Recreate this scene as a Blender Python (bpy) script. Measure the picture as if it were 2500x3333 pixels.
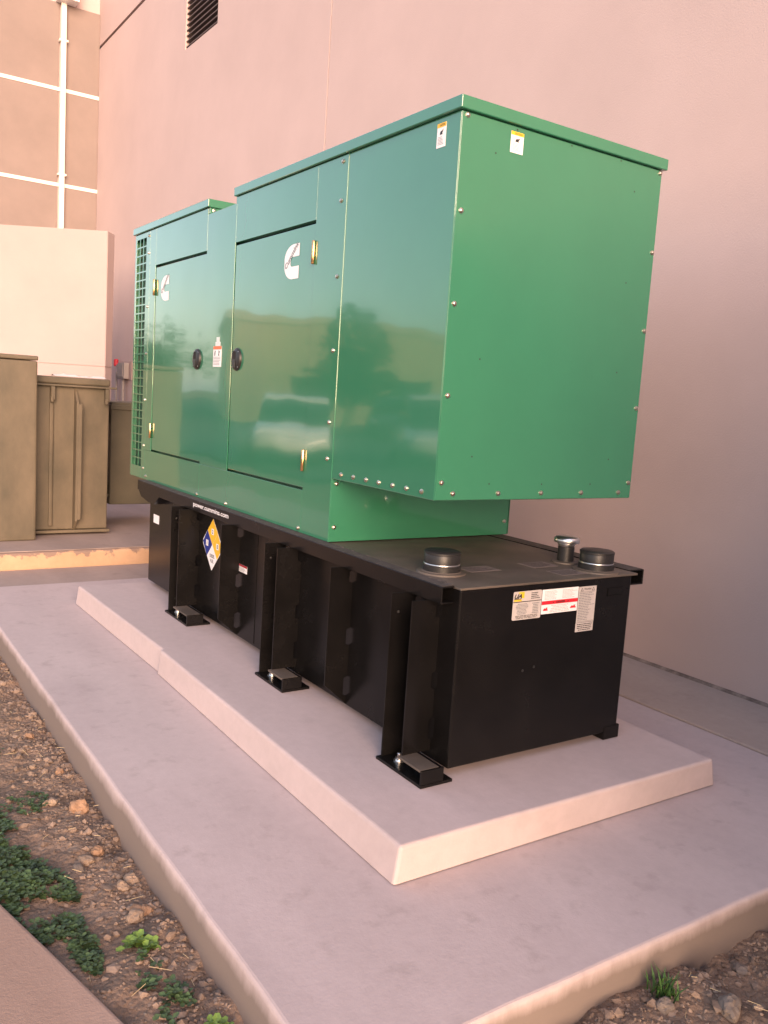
import bpy, bmesh, math, random
import numpy as np
from mathutils import Matrix, Vector

for o in list(bpy.data.objects):
    bpy.data.objects.remove(o, do_unlink=True)
SC = bpy.context.scene
COL = SC.collection
R = math.radians

# ------------------------------------------------------------------ camera
cam_d = bpy.data.cameras.new('camera')
cam_d.sensor_fit = 'VERTICAL'
cam_d.sensor_height = 36.0
cam_d.lens = 36.0 * 2794.82 / 3333.0
cam_d.clip_end = 2000
cam = bpy.data.objects.new('camera', cam_d)
COL.objects.link(cam)
cam.matrix_world = (Matrix.Translation((-1.80823, -2.37638, 1.39874))
                    @ Matrix.Rotation(R(-33.98716), 4, 'Z')
                    @ Matrix.Rotation(R(82.61298), 4, 'X')
                    @ Matrix.Rotation(R(3.65661), 4, 'Z'))
SC.camera = cam

# ------------------------------------------------------------------ sky, sun, exposure
SUN_AZ = (-0.36, -0.93)          # towards the low sun, seen from above
SUN_EL = 6.0
wd = bpy.data.worlds.new('World')
SC.world = wd
wd.use_nodes = True
wn = wd.node_tree
wn.nodes.clear()
w_out = wn.nodes.new('ShaderNodeOutputWorld')
w_bg = wn.nodes.new('ShaderNodeBackground')
w_sky = wn.nodes.new('ShaderNodeTexSky')
w_sky.sky_type = 'NISHITA'
w_sky.sun_disc = False
w_sky.sun_elevation = R(SUN_EL)
w_sky.sun_rotation = math.atan2(SUN_AZ[0], SUN_AZ[1])
w_sky.air_density = 1.0
w_sky.dust_density = 1.0
w_sky.ozone_density = 1.0
w_hsv = wn.nodes.new('ShaderNodeHueSaturation')
w_hsv.inputs['Saturation'].default_value = 0.75
wn.links.new(w_sky.outputs[0], w_hsv.inputs['Color'])
# thin even cloud veil over the whole dome on top of the clear evening sky
w_add = wn.nodes.new('ShaderNodeMixRGB')
w_add.blend_type = 'ADD'
w_add.inputs['Fac'].default_value = 1.0
w_add.inputs['Color2'].default_value = (1.1, 1.18, 1.8, 1)
wn.links.new(w_hsv.outputs[0], w_add.inputs['Color1'])
wn.links.new(w_add.outputs[0], w_bg.inputs[0])
wn.links.new(w_bg.outputs[0], w_out.inputs[0])
w_bg.inputs[1].default_value = 0.15
sun_d = bpy.data.lights.new('sun', 'SUN')
sun_d.energy = 3.6
sun_d.angle = R(42)
sun_d.color = (1.0, 0.655, 0.46)
sun = bpy.data.objects.new('sun', sun_d)
COL.objects.link(sun)
sdir = Vector((SUN_AZ[0], SUN_AZ[1], math.tan(R(12)))).normalized()
sun.rotation_euler = sdir.to_track_quat('Z', 'Y').to_euler()
sun.location = (-4, -9, 6)
vs = SC.view_settings
vs.view_transform = 'Standard'
vs.look = 'None'
vs.exposure = 1.2
vs.gamma = 1.0

rng = random.Random(7)
nrg = np.random.default_rng(11)

# ------------------------------------------------------------------ materials
MATS = {}


def nd(nt, typ, **kw):
    n = nt.nodes.new(typ)
    for k, v in kw.items():
        if k in n.inputs:
            n.inputs[k].default_value = v
        else:
            setattr(n, k, v)
    return n


def mat(name, col, rough=0.5, metal=0.0, var=0.0, vscale=3.0, bump=0.0, bscale=60.0,
        coat=0.0, spec=0.5, col2=None, stretch=(1, 1, 1), rvar=0.0, bdist=0.002, wave=0.0):
    if name in MATS:
        return MATS[name]
    m = bpy.data.materials.new(name)
    m.use_nodes = True
    nt = m.node_tree
    b = nt.nodes['Principled BSDF']
    b.inputs['Base Color'].default_value = (*col, 1)
    b.inputs['Roughness'].default_value = rough
    b.inputs['Metallic'].default_value = metal
    b.inputs['Specular IOR Level'].default_value = spec
    if coat:
        b.inputs['Coat Weight'].default_value = coat
        b.inputs['Coat Roughness'].default_value = 0.04
    geo = nd(nt, 'ShaderNodeNewGeometry')
    mp = nd(nt, 'ShaderNodeMapping')
    mp.inputs['Scale'].default_value = stretch
    nt.links.new(geo.outputs['Position'], mp.inputs['Vector'])
    if var or col2:
        no = nd(nt, 'ShaderNodeTexNoise', Scale=vscale, Detail=7.0, Roughness=0.62)
        nt.links.new(mp.outputs[0], no.inputs['Vector'])
        rp = nd(nt, 'ShaderNodeValToRGB')
        if col2 is None:
            c1 = [max(0, c * (1 - var)) for c in col]
            c2 = [min(1, c * (1 + var)) for c in col]
        else:
            c1, c2 = col, col2
        rp.color_ramp.elements[0].position = 0.33
        rp.color_ramp.elements[1].position = 0.67
        rp.color_ramp.elements[0].color = (*c1, 1)
        rp.color_ramp.elements[1].color = (*c2, 1)
        nt.links.new(no.outputs['Fac'], rp.inputs[0])
        nt.links.new(rp.outputs[0], b.inputs['Base Color'])
        if rvar:
            mr = nd(nt, 'ShaderNodeMapRange')
            mr.inputs['To Min'].default_value = rough - rvar
            mr.inputs['To Max'].default_value = rough + rvar
            nt.links.new(no.outputs['Fac'], mr.inputs['Value'])
            nt.links.new(mr.outputs[0], b.inputs['Roughness'])
    last = None
    if bump:
        nb = nd(nt, 'ShaderNodeTexNoise', Scale=bscale, Detail=5.0, Roughness=0.6)
        nt.links.new(geo.outputs['Position'], nb.inputs['Vector'])
        bp = nd(nt, 'ShaderNodeBump', Strength=bump, Distance=bdist)
        nt.links.new(nb.outputs['Fac'], bp.inputs['Height'])
        last = bp
    if wave:
        nb = nd(nt, 'ShaderNodeTexNoise', Scale=2.3, Detail=1.0, Roughness=0.4)
        nt.links.new(geo.outputs['Position'], nb.inputs['Vector'])
        bp = nd(nt, 'ShaderNodeBump', Strength=1.0, Distance=wave)
        nt.links.new(nb.outputs['Fac'], bp.inputs['Height'])
        if last:
            nt.links.new(last.outputs[0], bp.inputs['Normal'])
        last = bp
    if last:
        nt.links.new(last.outputs[0], b.inputs['Normal'])
        if coat:
            nt.links.new(last.outputs[0], b.inputs['Coat Normal'])
    MATS[name] = m
    return m


GREEN = mat('green_paint', (0.036, 0.185, 0.102), rough=0.11, var=0.05, vscale=1.2, coat=1.0, spec=0.5, wave=0.0035)
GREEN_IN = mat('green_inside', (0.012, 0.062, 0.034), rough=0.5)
BLACK = mat('black_paint', (0.0065, 0.006, 0.006), rough=0.26, var=0.25, vscale=5, rvar=0.05, spec=0.22, wave=0.002)
BLACK_TOP = mat('dusty_black', (0.064, 0.052, 0.042), rough=0.58, col2=(0.125, 0.10, 0.08), vscale=4.5, bump=0.25, bscale=220, rvar=0.1)
DUST = mat('dust_on_black', (0.06, 0.05, 0.045), rough=0.8, var=0.35, vscale=40, bump=0.3, bscale=300)
RUBBER = mat('black_plastic', (0.018, 0.017, 0.017), rough=0.42, bump=0.1, bscale=400)
STEEL = mat('zinc_bolt', (0.62, 0.55, 0.47), rough=0.28, metal=1.0)
CHROME = mat('chrome', (0.86, 0.85, 0.83), rough=0.30, metal=1.0)
BRASS = mat('brass_hinge', (0.72, 0.45, 0.22), rough=0.25, metal=1.0)
WHITE = mat('white_vinyl', (0.80, 0.79, 0.80), rough=0.35)
PAPER = mat('grey_foil_label', (0.50, 0.46, 0.44), rough=0.4, var=0.06, vscale=30)
PRINT = mat('black_print', (0.02, 0.02, 0.02), rough=0.5)
GREYPRINT = mat('grey_print', (0.16, 0.17, 0.18), rough=0.5)
PALEPRINT = mat('pale_print', (0.55, 0.45, 0.45), rough=0.5)
RED = mat('red_print', (0.62, 0.02, 0.035), rough=0.4)
ORANGE = mat('orange_print', (0.65, 0.16, 0.06), rough=0.4)
YELLOW = mat('yellow_print', (0.78, 0.47, 0.03), rough=0.4)
BLUE = mat('blue_print', (0.02, 0.035, 0.22), rough=0.4)
TOPLABEL = mat('faded_label', (0.17, 0.135, 0.125), rough=0.6, var=0.25, vscale=25)
STUCCO = mat('pink_stucco', (0.515, 0.405, 0.39), rough=0.92, var=0.045, vscale=1.1, bump=0.5, bscale=110, bdist=0.003)
PALESTUCCO = mat('pale_stucco', (0.40, 0.318, 0.305), rough=0.92, var=0.04, vscale=1.4, bump=0.4, bscale=90, bdist=0.003)
TAN = mat('tan_panel', (0.235, 0.188, 0.172), rough=0.9, var=0.07, vscale=1.6, bump=0.3, bscale=60)
TRIM = mat('white_trim', (0.86, 0.80, 0.72), rough=0.6, var=0.03, vscale=6)
DARKGAP = mat('dark_recess', (0.012, 0.010, 0.010), rough=0.9)
GROOVE = mat('groove_dark', (0.10, 0.06, 0.055), rough=0.9)
OLIVE = mat('olive_paint', (0.070, 0.059, 0.038), rough=0.6, col2=(0.135, 0.106, 0.070), vscale=3.2, bump=0.12, bscale=120, stretch=(1, 1, 0.55), rvar=0.1)
OLIVE_SHADED = mat('olive_shaded', (0.075, 0.066, 0.044), rough=0.6, var=0.2, vscale=3)  # darker olive copy: the shade on the radiator put into its colour


def concrete(name, c1, c2, stain=0.0, stain_col=(0.2, 0.16, 0.14), bump=0.28, fine=70):
    m = bpy.data.materials.new(name)
    m.use_nodes = True
    nt = m.node_tree
    b = nt.nodes['Principled BSDF']
    b.inputs['Roughness'].default_value = 0.88
    b.inputs['Specular IOR Level'].default_value = 0.3
    geo = nd(nt, 'ShaderNodeNewGeometry')
    n1 = nd(nt, 'ShaderNodeTexNoise', Scale=1.3, Detail=8.0, Roughness=0.58, Distortion=0.4)
    mp = nd(nt, 'ShaderNodeMapping')
    mp.inputs['Scale'].default_value = (2.2, 0.8, 2.2)
    mp.inputs['Rotation'].default_value = (0, 0, R(9))
    nt.links.new(geo.outputs['Position'], mp.inputs['Vector'])
    nt.links.new(mp.outputs[0], n1.inputs['Vector'])
    r1 = nd(nt, 'ShaderNodeValToRGB')
    r1.color_ramp.elements[0].position = 0.3
    r1.color_ramp.elements[1].position = 0.7
    r1.color_ramp.elements[0].color = (*c1, 1)
    r1.color_ramp.elements[1].color = (*c2, 1)
    nt.links.new(n1.outputs['Fac'], r1.inputs[0])
    n2 = nd(nt, 'ShaderNodeTexNoise', Scale=24.0, Detail=8.0, Roughness=0.7)
    nt.links.new(geo.outputs['Position'], n2.inputs['Vector'])
    r2 = nd(nt, 'ShaderNodeValToRGB')
    r2.color_ramp.elements[0].position = 0.3
    r2.color_ramp.elements[1].position = 0.62
    r2.color_ramp.elements[0].color = (0.93, 0.925, 0.925, 1)
    r2.color_ramp.elements[1].color = (1, 1, 1, 1)
    nt.links.new(n2.outputs['Fac'], r2.inputs[0])
    mx = nd(nt, 'ShaderNodeMixRGB', blend_type='MULTIPLY')
    mx.inputs['Fac'].default_value = 1.0
    nt.links.new(r1.outputs[0], mx.inputs['Color1'])
    nt.links.new(r2.outputs[0], mx.inputs['Color2'])
    # sparse small dark specks and damp blotches
    v = nd(nt, 'ShaderNodeTexNoise', Scale=5.5, Detail=3.0, Roughness=0.55)
    nt.links.new(geo.outputs['Position'], v.inputs['Vector'])
    r3 = nd(nt, 'ShaderNodeValToRGB')
    r3.color_ramp.elements[0].position = 0.62
    r3.color_ramp.elements[1].position = 0.78
    r3.color_ramp.elements[0].color = (0, 0, 0, 1)
    r3.color_ramp.elements[1].color = (1, 1, 1, 1)
    nt.links.new(v.outputs['Fac'], r3.inputs[0])
    ml = nd(nt, 'ShaderNodeMath', operation='MULTIPLY')
    ml.inputs[1].default_value = stain
    nt.links.new(r3.outputs[0], ml.inputs[0])
    mx2 = nd(nt, 'ShaderNodeMixRGB', blend_type='MIX')
    nt.links.new(ml.outputs[0], mx2.inputs['Fac'])
    nt.links.new(mx.outputs[0], mx2.inputs['Color1'])
    mx2.inputs['Color2'].default_value = (*stain_col, 1)
    nt.links.new(mx2.outputs[0], b.inputs['Base Color'])
    nb = nd(nt, 'ShaderNodeTexNoise', Scale=float(fine), Detail=6.0, Roughness=0.65)
    nt.links.new(geo.outputs['Position'], nb.inputs['Vector'])
    bp = nd(nt, 'ShaderNodeBump', Strength=bump, Distance=0.003)
    nt.links.new(nb.outputs['Fac'], bp.inputs['Height'])
    nt.links.new(bp.outputs[0], b.inputs['Normal'])
    MATS[name] = m
    return m


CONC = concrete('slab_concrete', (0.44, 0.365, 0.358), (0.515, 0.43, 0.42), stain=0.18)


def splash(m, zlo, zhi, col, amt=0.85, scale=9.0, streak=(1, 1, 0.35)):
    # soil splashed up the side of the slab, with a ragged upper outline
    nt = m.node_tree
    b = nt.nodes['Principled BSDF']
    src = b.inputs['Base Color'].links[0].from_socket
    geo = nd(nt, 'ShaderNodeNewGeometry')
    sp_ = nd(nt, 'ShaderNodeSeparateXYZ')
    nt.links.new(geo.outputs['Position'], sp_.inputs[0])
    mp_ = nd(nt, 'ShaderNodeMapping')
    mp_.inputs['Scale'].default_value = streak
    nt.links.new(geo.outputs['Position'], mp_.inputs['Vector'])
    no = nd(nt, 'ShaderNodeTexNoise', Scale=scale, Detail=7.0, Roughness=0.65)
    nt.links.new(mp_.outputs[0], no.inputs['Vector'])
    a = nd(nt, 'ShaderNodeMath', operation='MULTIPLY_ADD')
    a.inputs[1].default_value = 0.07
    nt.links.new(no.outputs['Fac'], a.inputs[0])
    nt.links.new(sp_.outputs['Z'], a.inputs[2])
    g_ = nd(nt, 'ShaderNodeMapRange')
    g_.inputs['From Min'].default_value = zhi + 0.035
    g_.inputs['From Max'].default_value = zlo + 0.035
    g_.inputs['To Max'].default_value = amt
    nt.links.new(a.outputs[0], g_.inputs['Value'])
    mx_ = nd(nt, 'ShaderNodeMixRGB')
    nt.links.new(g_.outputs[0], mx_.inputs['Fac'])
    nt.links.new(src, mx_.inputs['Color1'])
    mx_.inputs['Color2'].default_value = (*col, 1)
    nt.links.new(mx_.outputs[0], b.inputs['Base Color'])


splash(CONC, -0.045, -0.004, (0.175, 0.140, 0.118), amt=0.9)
CONC_PAD = concrete('pad_concrete', (0.445, 0.37, 0.36), (0.52, 0.43, 0.42), stain=0.18, stain_col=(0.25, 0.21, 0.19))
CONC_OLD = concrete('old_concrete', (0.30, 0.24, 0.215), (0.38, 0.30, 0.265), stain=0.5)
CONC_FOOT = concrete('footing_concrete', (0.36, 0.29, 0.255), (0.43, 0.345, 0.30), stain=0.4)
CONC_WALK = concrete('walk_concrete', (0.33, 0.225, 0.175), (0.39, 0.27, 0.215), stain=0.3, bump=0.7, fine=120)


# ------------------------------------------------------------------ mesh helpers
def link(o, parent=None):
    COL.objects.link(o)
    if parent is not None:
        o.parent = parent
        if parent.type == 'EMPTY':
            o.matrix_parent_inverse = parent.matrix_basis.inverted()
    return o


def mk(name, verts, faces, m, parent=None, smooth=False):
    me = bpy.data.meshes.new(name)
    me.from_pydata([tuple(v) for v in verts], [], faces)
    me.update()
    if m is not None:
        me.materials.append(m)
    if smooth:
        for p in me.polygons:
            p.use_smooth = True
    return link(bpy.data.objects.new(name, me), parent)


def from_bm(name, bm, m, parent=None, smooth=False):
    me = bpy.data.meshes.new(name)
    bmesh.ops.recalc_face_normals(bm, faces=bm.faces)
    bm.to_mesh(me)
    bm.free()
    if m is not None:
        me.materials.append(m)
    if smooth:
        for p in me.polygons:
            p.use_smooth = True
    return link(bpy.data.objects.new(name, me), parent)


def bm_box(bm, x0, x1, y0, y1, z0, z1, bev=0.0, seg=2):
    r = bmesh.ops.create_cube(bm, size=1.0)
    vs_ = r['verts']
    bmesh.ops.scale(bm, vec=(x1 - x0, y1 - y0, z1 - z0), verts=vs_)
    bmesh.ops.translate(bm, vec=((x0 + x1) / 2, (y0 + y1) / 2, (z0 + z1) / 2), verts=vs_)
    if bev:
        es = list({e for v in vs_ for e in v.link_edges})
        bmesh.ops.bevel(bm, geom=es, offset=bev, segments=seg, affect='EDGES', profile=0.5)


def box(name, x0, x1, y0, y1, z0, z1, m, parent=None, bev=0.0, seg=2):
    bm = bmesh.new()
    bm_box(bm, x0, x1, y0, y1, z0, z1, bev, seg)
    return from_bm(name, bm, m, parent)


def boxes(name, lst, m, parent=None, bev=0.0, seg=1):
    bm = bmesh.new()
    for b in lst:
        bm_box(bm, *b, bev, seg)
    return from_bm(name, bm, m, parent)


def thing(name, label, cat, loc, group=None):
    o = bpy.data.objects.new(name, None)
    o.location = loc
    o.matrix_basis = Matrix.Translation(loc)
    o.empty_display_size = 0.1
    COL.objects.link(o)
    return tag(o, label, cat, group)


def tag(o, label, cat, group=None):
    o['label'] = label
    o['category'] = cat
    if group:
        o['group'] = group
    return o


def struct(o, kind='structure', label=None):
    o['kind'] = kind
    if label:
        o['label'] = label
    return o


def lathe(name, prof, c, m, parent=None, n=24, axis='z', smooth=True):
    """prof: list of (r, h)."""
    vs_, fs = [], []
    for r, h in prof:
        for i in range(n):
            a = 2 * math.pi * i / n
            p = (r * math.cos(a), r * math.sin(a), h)
            if axis == 'x':
                p = (-p[2], p[0], p[1])
            elif axis == 'y':
                p = (p[0], -p[2], p[1])
            vs_.append((c[0] + p[0], c[1] + p[1], c[2] + p[2]))
    for j in range(len(prof) - 1):
        for i in range(n):
            a, b = j * n + i, j * n + (i + 1) % n
            fs.append((a, b, b + n, a + n))
    fs.append(tuple(reversed(range(n))))
    fs.append(tuple(range((len(prof) - 1) * n, len(prof) * n)))
    bm = bmesh.new()
    bvs = [bm.verts.new(v) for v in vs_]
    for f in fs:
        bm.faces.new([bvs[i] for i in f])
    o = from_bm(name, bm, m, parent, smooth)
    if smooth:
        mod_sharp(o)
    return o


def mod_sharp(o, ang=35):
    me = o.data
    bm = bmesh.new()
    bm.from_mesh(me)
    for e in bm.edges:
        if len(e.link_faces) == 2 and e.calc_face_angle(0) > R(ang):
            e.smooth = False
    bm.to_mesh(me)
    bm.free()


class Frame:
    def __init__(s, o, u, v):
        s.o, s.u, s.v = Vector(o), Vector(u), Vector(v)
        s.n = s.u.cross(s.v)

    def at(s, a, b, d=0.0):
        return s.o + s.u * a + s.v * b + s.n * d


SIDE = Frame((0, 0, 0), (0, -1, 0), (0, 0, 1))          # a = -Y
ENDF = Frame((0, 0, 0), (1, 0, 0), (0, 0, 1))           # a = X
TOPF = Frame((0, 0, 0), (1, 0, 0), (0, 1, 0))


def flat(name, fr, pts, d, m, parent, th=0.0008):
    n = len(pts)
    vs_ = [fr.at(a, b, d) for a, b in pts] + [fr.at(a, b, d - th) for a, b in pts]
    fs = [tuple(range(n))] + [(i, i + n, (i + 1) % n + n, (i + 1) % n) for i in range(n)]
    return mk(name, vs_, fs, m, parent)


def rect(a0, a1, b0, b1, rad=0.0):
    if not rad:
        return [(a0, b0), (a1, b0), (a1, b1), (a0, b1)]
    out = []
    for cx, cy, s in ((a1 - rad, b0 + rad, -90), (a1 - rad, b1 - rad, 0), (a0 + rad, b1 - rad, 90), (a0 + rad, b0 + rad, 180)):
        for k in range(4):
            t = R(s + 30 * k)
            out.append((cx + rad * math.cos(t), cy + rad * math.sin(t)))
    return out


def bars(name, fr, rects, d, m, parent):
    """many small printed bars as one flat mesh"""
    vs_, fs = [], []
    for a0, a1, b0, b1 in rects:
        k = len(vs_)
        vs_ += [fr.at(a0, b0, d), fr.at(a1, b0, d), fr.at(a1, b1, d), fr.at(a0, b1, d)]
        fs.append((k, k + 1, k + 2, k + 3))
    return mk(name, vs_, fs, m, parent)


def text_lines(fr, a0, a1, b0, b1, n, d, m, parent, seed=1, fill=0.45, align='l', name='print_lines'):
    r = random.Random(seed)
    rs = []
    st = (b1 - b0) / n
    for i in range(n):
        y = b1 - (i + 0.5) * st
        L = (a1 - a0) * r.uniform(0.62, 1.0)
        s = a0 if align == 'l' else a0 + (a1 - a0 - L) / 2
        x = s
        while x < s + L:
            w = r.uniform(0.08, 0.2) * (a1 - a0)
            e = min(x + w, s + L)
            rs.append((x, e, y - st * fill / 2, y + st * fill / 2))
            x = e + 0.02 * (a1 - a0)
    return bars(name, fr, rs, d, m, parent)


def text(name, body, fr, a, b, d, m, parent, width=None, height=None, bold=0.0, rot=0.0, shear=0.0, align='CENTER'):
    cu = bpy.data.curves.new('txt', 'FONT')
    cu.body = body
    cu.size = 1.0
    cu.offset = bold
    cu.shear = shear
    cu.resolution_u = 3
    to = bpy.data.objects.new('txt', cu)
    COL.objects.link(to)
    dg = bpy.context.evaluated_depsgraph_get()
    me = bpy.data.meshes.new_from_object(to.evaluated_get(dg))
    bpy.data.objects.remove(to, do_unlink=True)
    co = np.array([v.co[:] for v in me.vertices])
    mn, mx_ = co.min(0), co.max(0)
    sx = sy = None
    if width:
        sx = width / (mx_[0] - mn[0])
    if height:
        sy = height / (mx_[1] - mn[1])
    sx = sx or sy
    sy = sy or sx
    cx, cy = (mn[0] + mx_[0]) / 2, (mn[1] + mx_[1]) / 2
    c, s = math.cos(rot), math.sin(rot)
    for v in me.vertices:
        x, y = (v.co.x - cx) * sx, (v.co.y - cy) * sy
        v.co = fr.at(a + x * c - y * s, b + x * s + y * c, d)
    me.materials.clear()
    me.materials.append(m)
    me.name = name
    return link(bpy.data.objects.new(name, me), parent)


# shared bolt mesh, axis along local +Z
def bolt_mesh(m=None):
    bm = bmesh.new()
    n = 10

    def ring(r, h, k=n):
        return [bm.verts.new((r * math.cos(2 * math.pi * i / k), r * math.sin(2 * math.pi * i / k), h)) for i in range(k)]
    rs = [ring(0.0098, 0), ring(0.0095, 0.0022), ring(0.0072, 0.0028), ring(0.0068, 0.0062), ring(0.004, 0.0075)]
    for a, b in zip(rs, rs[1:]):
        for i in range(n):
            bm.faces.new((a[i], a[(i + 1) % n], b[(i + 1) % n], b[i]))
    bm.faces.new(rs[-1])
    me = bpy.data.meshes.new('bolt')
    bm.to_mesh(me)
    bm.free()
    me.materials.append(m or STEEL)
    return me


BOLT = bolt_mesh()
BLACKBOLT = bolt_mesh(RUBBER)


def bolt(parent, pos, n, s=1.0, me=None, name='bolt'):
    o = bpy.data.objects.new(name, me or BOLT)
    COL.objects.link(o)
    q = Vector(n).to_track_quat('Z', 'Y')
    o.parent = parent
    if parent.type == 'EMPTY':
        o.matrix_parent_inverse = parent.matrix_basis.inverted()
    o.matrix_basis = Matrix.Translation(pos) @ q.to_matrix().to_4x4() @ Matrix.Rotation(rng.uniform(0, 6), 4, 'Z') @ Matrix.Scale(s, 4)
    return o


def vnoise(x, y, seed=0):
    xi = np.floor(x).astype(np.int64)
    yi = np.floor(y).astype(np.int64)
    fx = x - xi
    fy = y - yi
    fx = fx * fx * (3 - 2 * fx)
    fy = fy * fy * (3 - 2 * fy)

    def h(a, b):
        n = (a * 374761393 + b * 668265263 + seed * 1442695041) & 0x7fffffff
        n = ((n ^ (n >> 13)) * 1274126177) & 0x7fffffff
        return ((n ^ (n >> 16)) & 0xffff) / 65535.0
    return (h(xi, yi) * (1 - fx) * (1 - fy) + h(xi + 1, yi) * fx * (1 - fy)
            + h(xi, yi + 1) * (1 - fx) * fy + h(xi + 1, yi + 1) * fx * fy)


def fbm(x, y, f0, octv=4, seed=0, gain=0.5):
    s = 0
    a = 1.0
    t = 0
    for k in range(octv):
        s = s + a * vnoise(x * f0 * 2 ** k, y * f0 * 2 ** k, seed + k * 17)
        t += a
        a *= gain
    return s / t


# ================================================================== SETTING
# ---- ground: one sheet to the horizon, finely modelled dirt round the slab
WALK = [(-2.4, 4.0), (-1.382, 0.088), (-1.219, -0.538), (-0.98, -1.456), (-0.80, -3.6), (-4.5, -3.6), (-4.5, 4.0)]


def ground_z(X, Y):
    z = -0.128 + 0.030 * (fbm(X, Y, 1.6, 3, 3) - 0.5) + 0.035 * (fbm(X, Y, 5.0, 4, 9) - 0.5)
    z = z + 0.028 * (fbm(X, Y, 22.0, 3, 21) - 0.5)
    # rising a little towards the near corner, as the kerb shows less of its side there
    t = np.clip((0.6 - Y) / 1.6, 0, 1)
    z = z + 0.035 * t * (X < 0.2)
    # crumbled trench against the slab
    dl = np.clip((-0.948 - X) / 0.10, 0, 1)
    dn = np.clip((-1.037 - Y) / 0.10, 0, 1)
    z = z - 0.045 * np.where(Y > -1.037, 1 - dl, 1 - dn) * (fbm(X, Y, 9.0, 2, 5) - 0.25)
    return z


def ground():
    far = np.array([-400, -200, -100, -60, -35, -20, -12, -8, -5.5, -4.2])
    xs = np.concatenate([far, np.arange(-3.2, -2.0, 0.05), np.arange(-2.0, 2.35, 0.0155), np.array([2.6, 3.5, 6, 12, 30, 80, 200, 400])])
    ys = np.concatenate([np.array([-400, -200, -100, -50, -25, -12, -7, -4]), np.arange(-2.9, -1.9, 0.05), np.arange(-1.9, 2.6, 0.0155),
                         np.arange(2.6, 4.7, 0.06), np.array([5.5, 7, 10, 15, 25, 50, 100, 200, 400])])
    X, Y = np.meshgrid(xs, ys, indexing='ij')
    z = ground_z(X, Y)
    inside = (X > -0.90) & (Y > -0.98) & (Y < 5)
    z = np.where(inside, -0.24, z)
    away = (X < -3.3) | (X > 2.36) | (Y < -3) | (Y > 4.8)
    z = np.where(away, -0.20, z)
    nx, ny = X.shape
    # clods pressed into the soil
    me = bpy.data.meshes.new('ground')
    me.vertices.add(nx * ny)
    me.vertices.foreach_set('co', np.stack([X, Y, z], -1).astype(np.float32).ravel())
    i, j = np.meshgrid(np.arange(nx - 1), np.arange(ny - 1), indexing='ij')
    a = (i * ny + j).ravel()
    q = np.stack([a, a + ny, a + ny + 1, a + 1], -1)
    me.loops.add(q.size)
    me.loops.foreach_set('vertex_index', q.ravel().astype(np.int32))
    me.polygons.add(len(q))
    me.polygons.foreach_set('loop_start', np.arange(0, q.size, 4, dtype=np.int32))
    me.polygons.foreach_set('loop_total', np.full(len(q), 4, dtype=np.int32))
    me.update(calc_edges=True)
    me.validate()
    for p in me.polygons:
        p.use_smooth = True
    m = bpy.data.materials.new('soil')
    m.use_nodes = True
    nt = m.node_tree
    b = nt.nodes['Principled BSDF']
    b.inputs['Roughness'].default_value = 0.95
    b.inputs['Specular IOR Level'].default_value = 0.15
    geo = nd(nt, 'ShaderNodeNewGeometry')
    n1 = nd(nt, 'ShaderNodeTexNoise', Scale=4.0, Detail=9.0, Roughness=0.68, Distortion=0.6)
    nt.links.new(geo.outputs['Position'], n1.inputs['Vector'])
    r1 = nd(nt, 'ShaderNodeValToRGB')
    cr = r1.color_ramp
    cr.elements[0].position = 0.28
    cr.elements[0].color = (0.105, 0.074, 0.055, 1)
    cr.elements[1].position = 0.75
    cr.elements[1].color = (0.36, 0.275, 0.22, 1)
    e = cr.elements.new(0.45)
    e.color = (0.215, 0.155, 0.118, 1)
    e = cr.elements.new(0.58)
    e.color = (0.285, 0.195, 0.14, 1)
    nt.links.new(n1.outputs['Fac'], r1.inputs[0])
    nt.links.new(r1.outputs[0], b.inputs['Base Color'])
    n2 = nd(nt, 'ShaderNodeTexNoise', Scale=70.0, Detail=8.0, Roughness=0.7)
    nt.links.new(geo.outputs['Position'], n2.inputs['Vector'])
    v2 = nd(nt, 'ShaderNodeTexVoronoi', Scale=55.0)
    nt.links.new(geo.outputs['Position'], v2.inputs['Vector'])
    ad = nd(nt, 'ShaderNodeMath', operation='SUBTRACT')
    nt.links.new(n2.outputs['Fac'], ad.inputs[0])
    nt.links.new(v2.outputs['Distance'], ad.inputs[1])
    bp = nd(nt, 'ShaderNodeBump', Strength=0.9, Distance=0.012)
    nt.links.new(ad.outputs[0], bp.inputs['Height'])
    nt.links.new(bp.outputs[0], b.inputs['Normal'])
    me.materials.append(m)
    return struct(link(bpy.data.objects.new('ground', me)))


ground()


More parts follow.
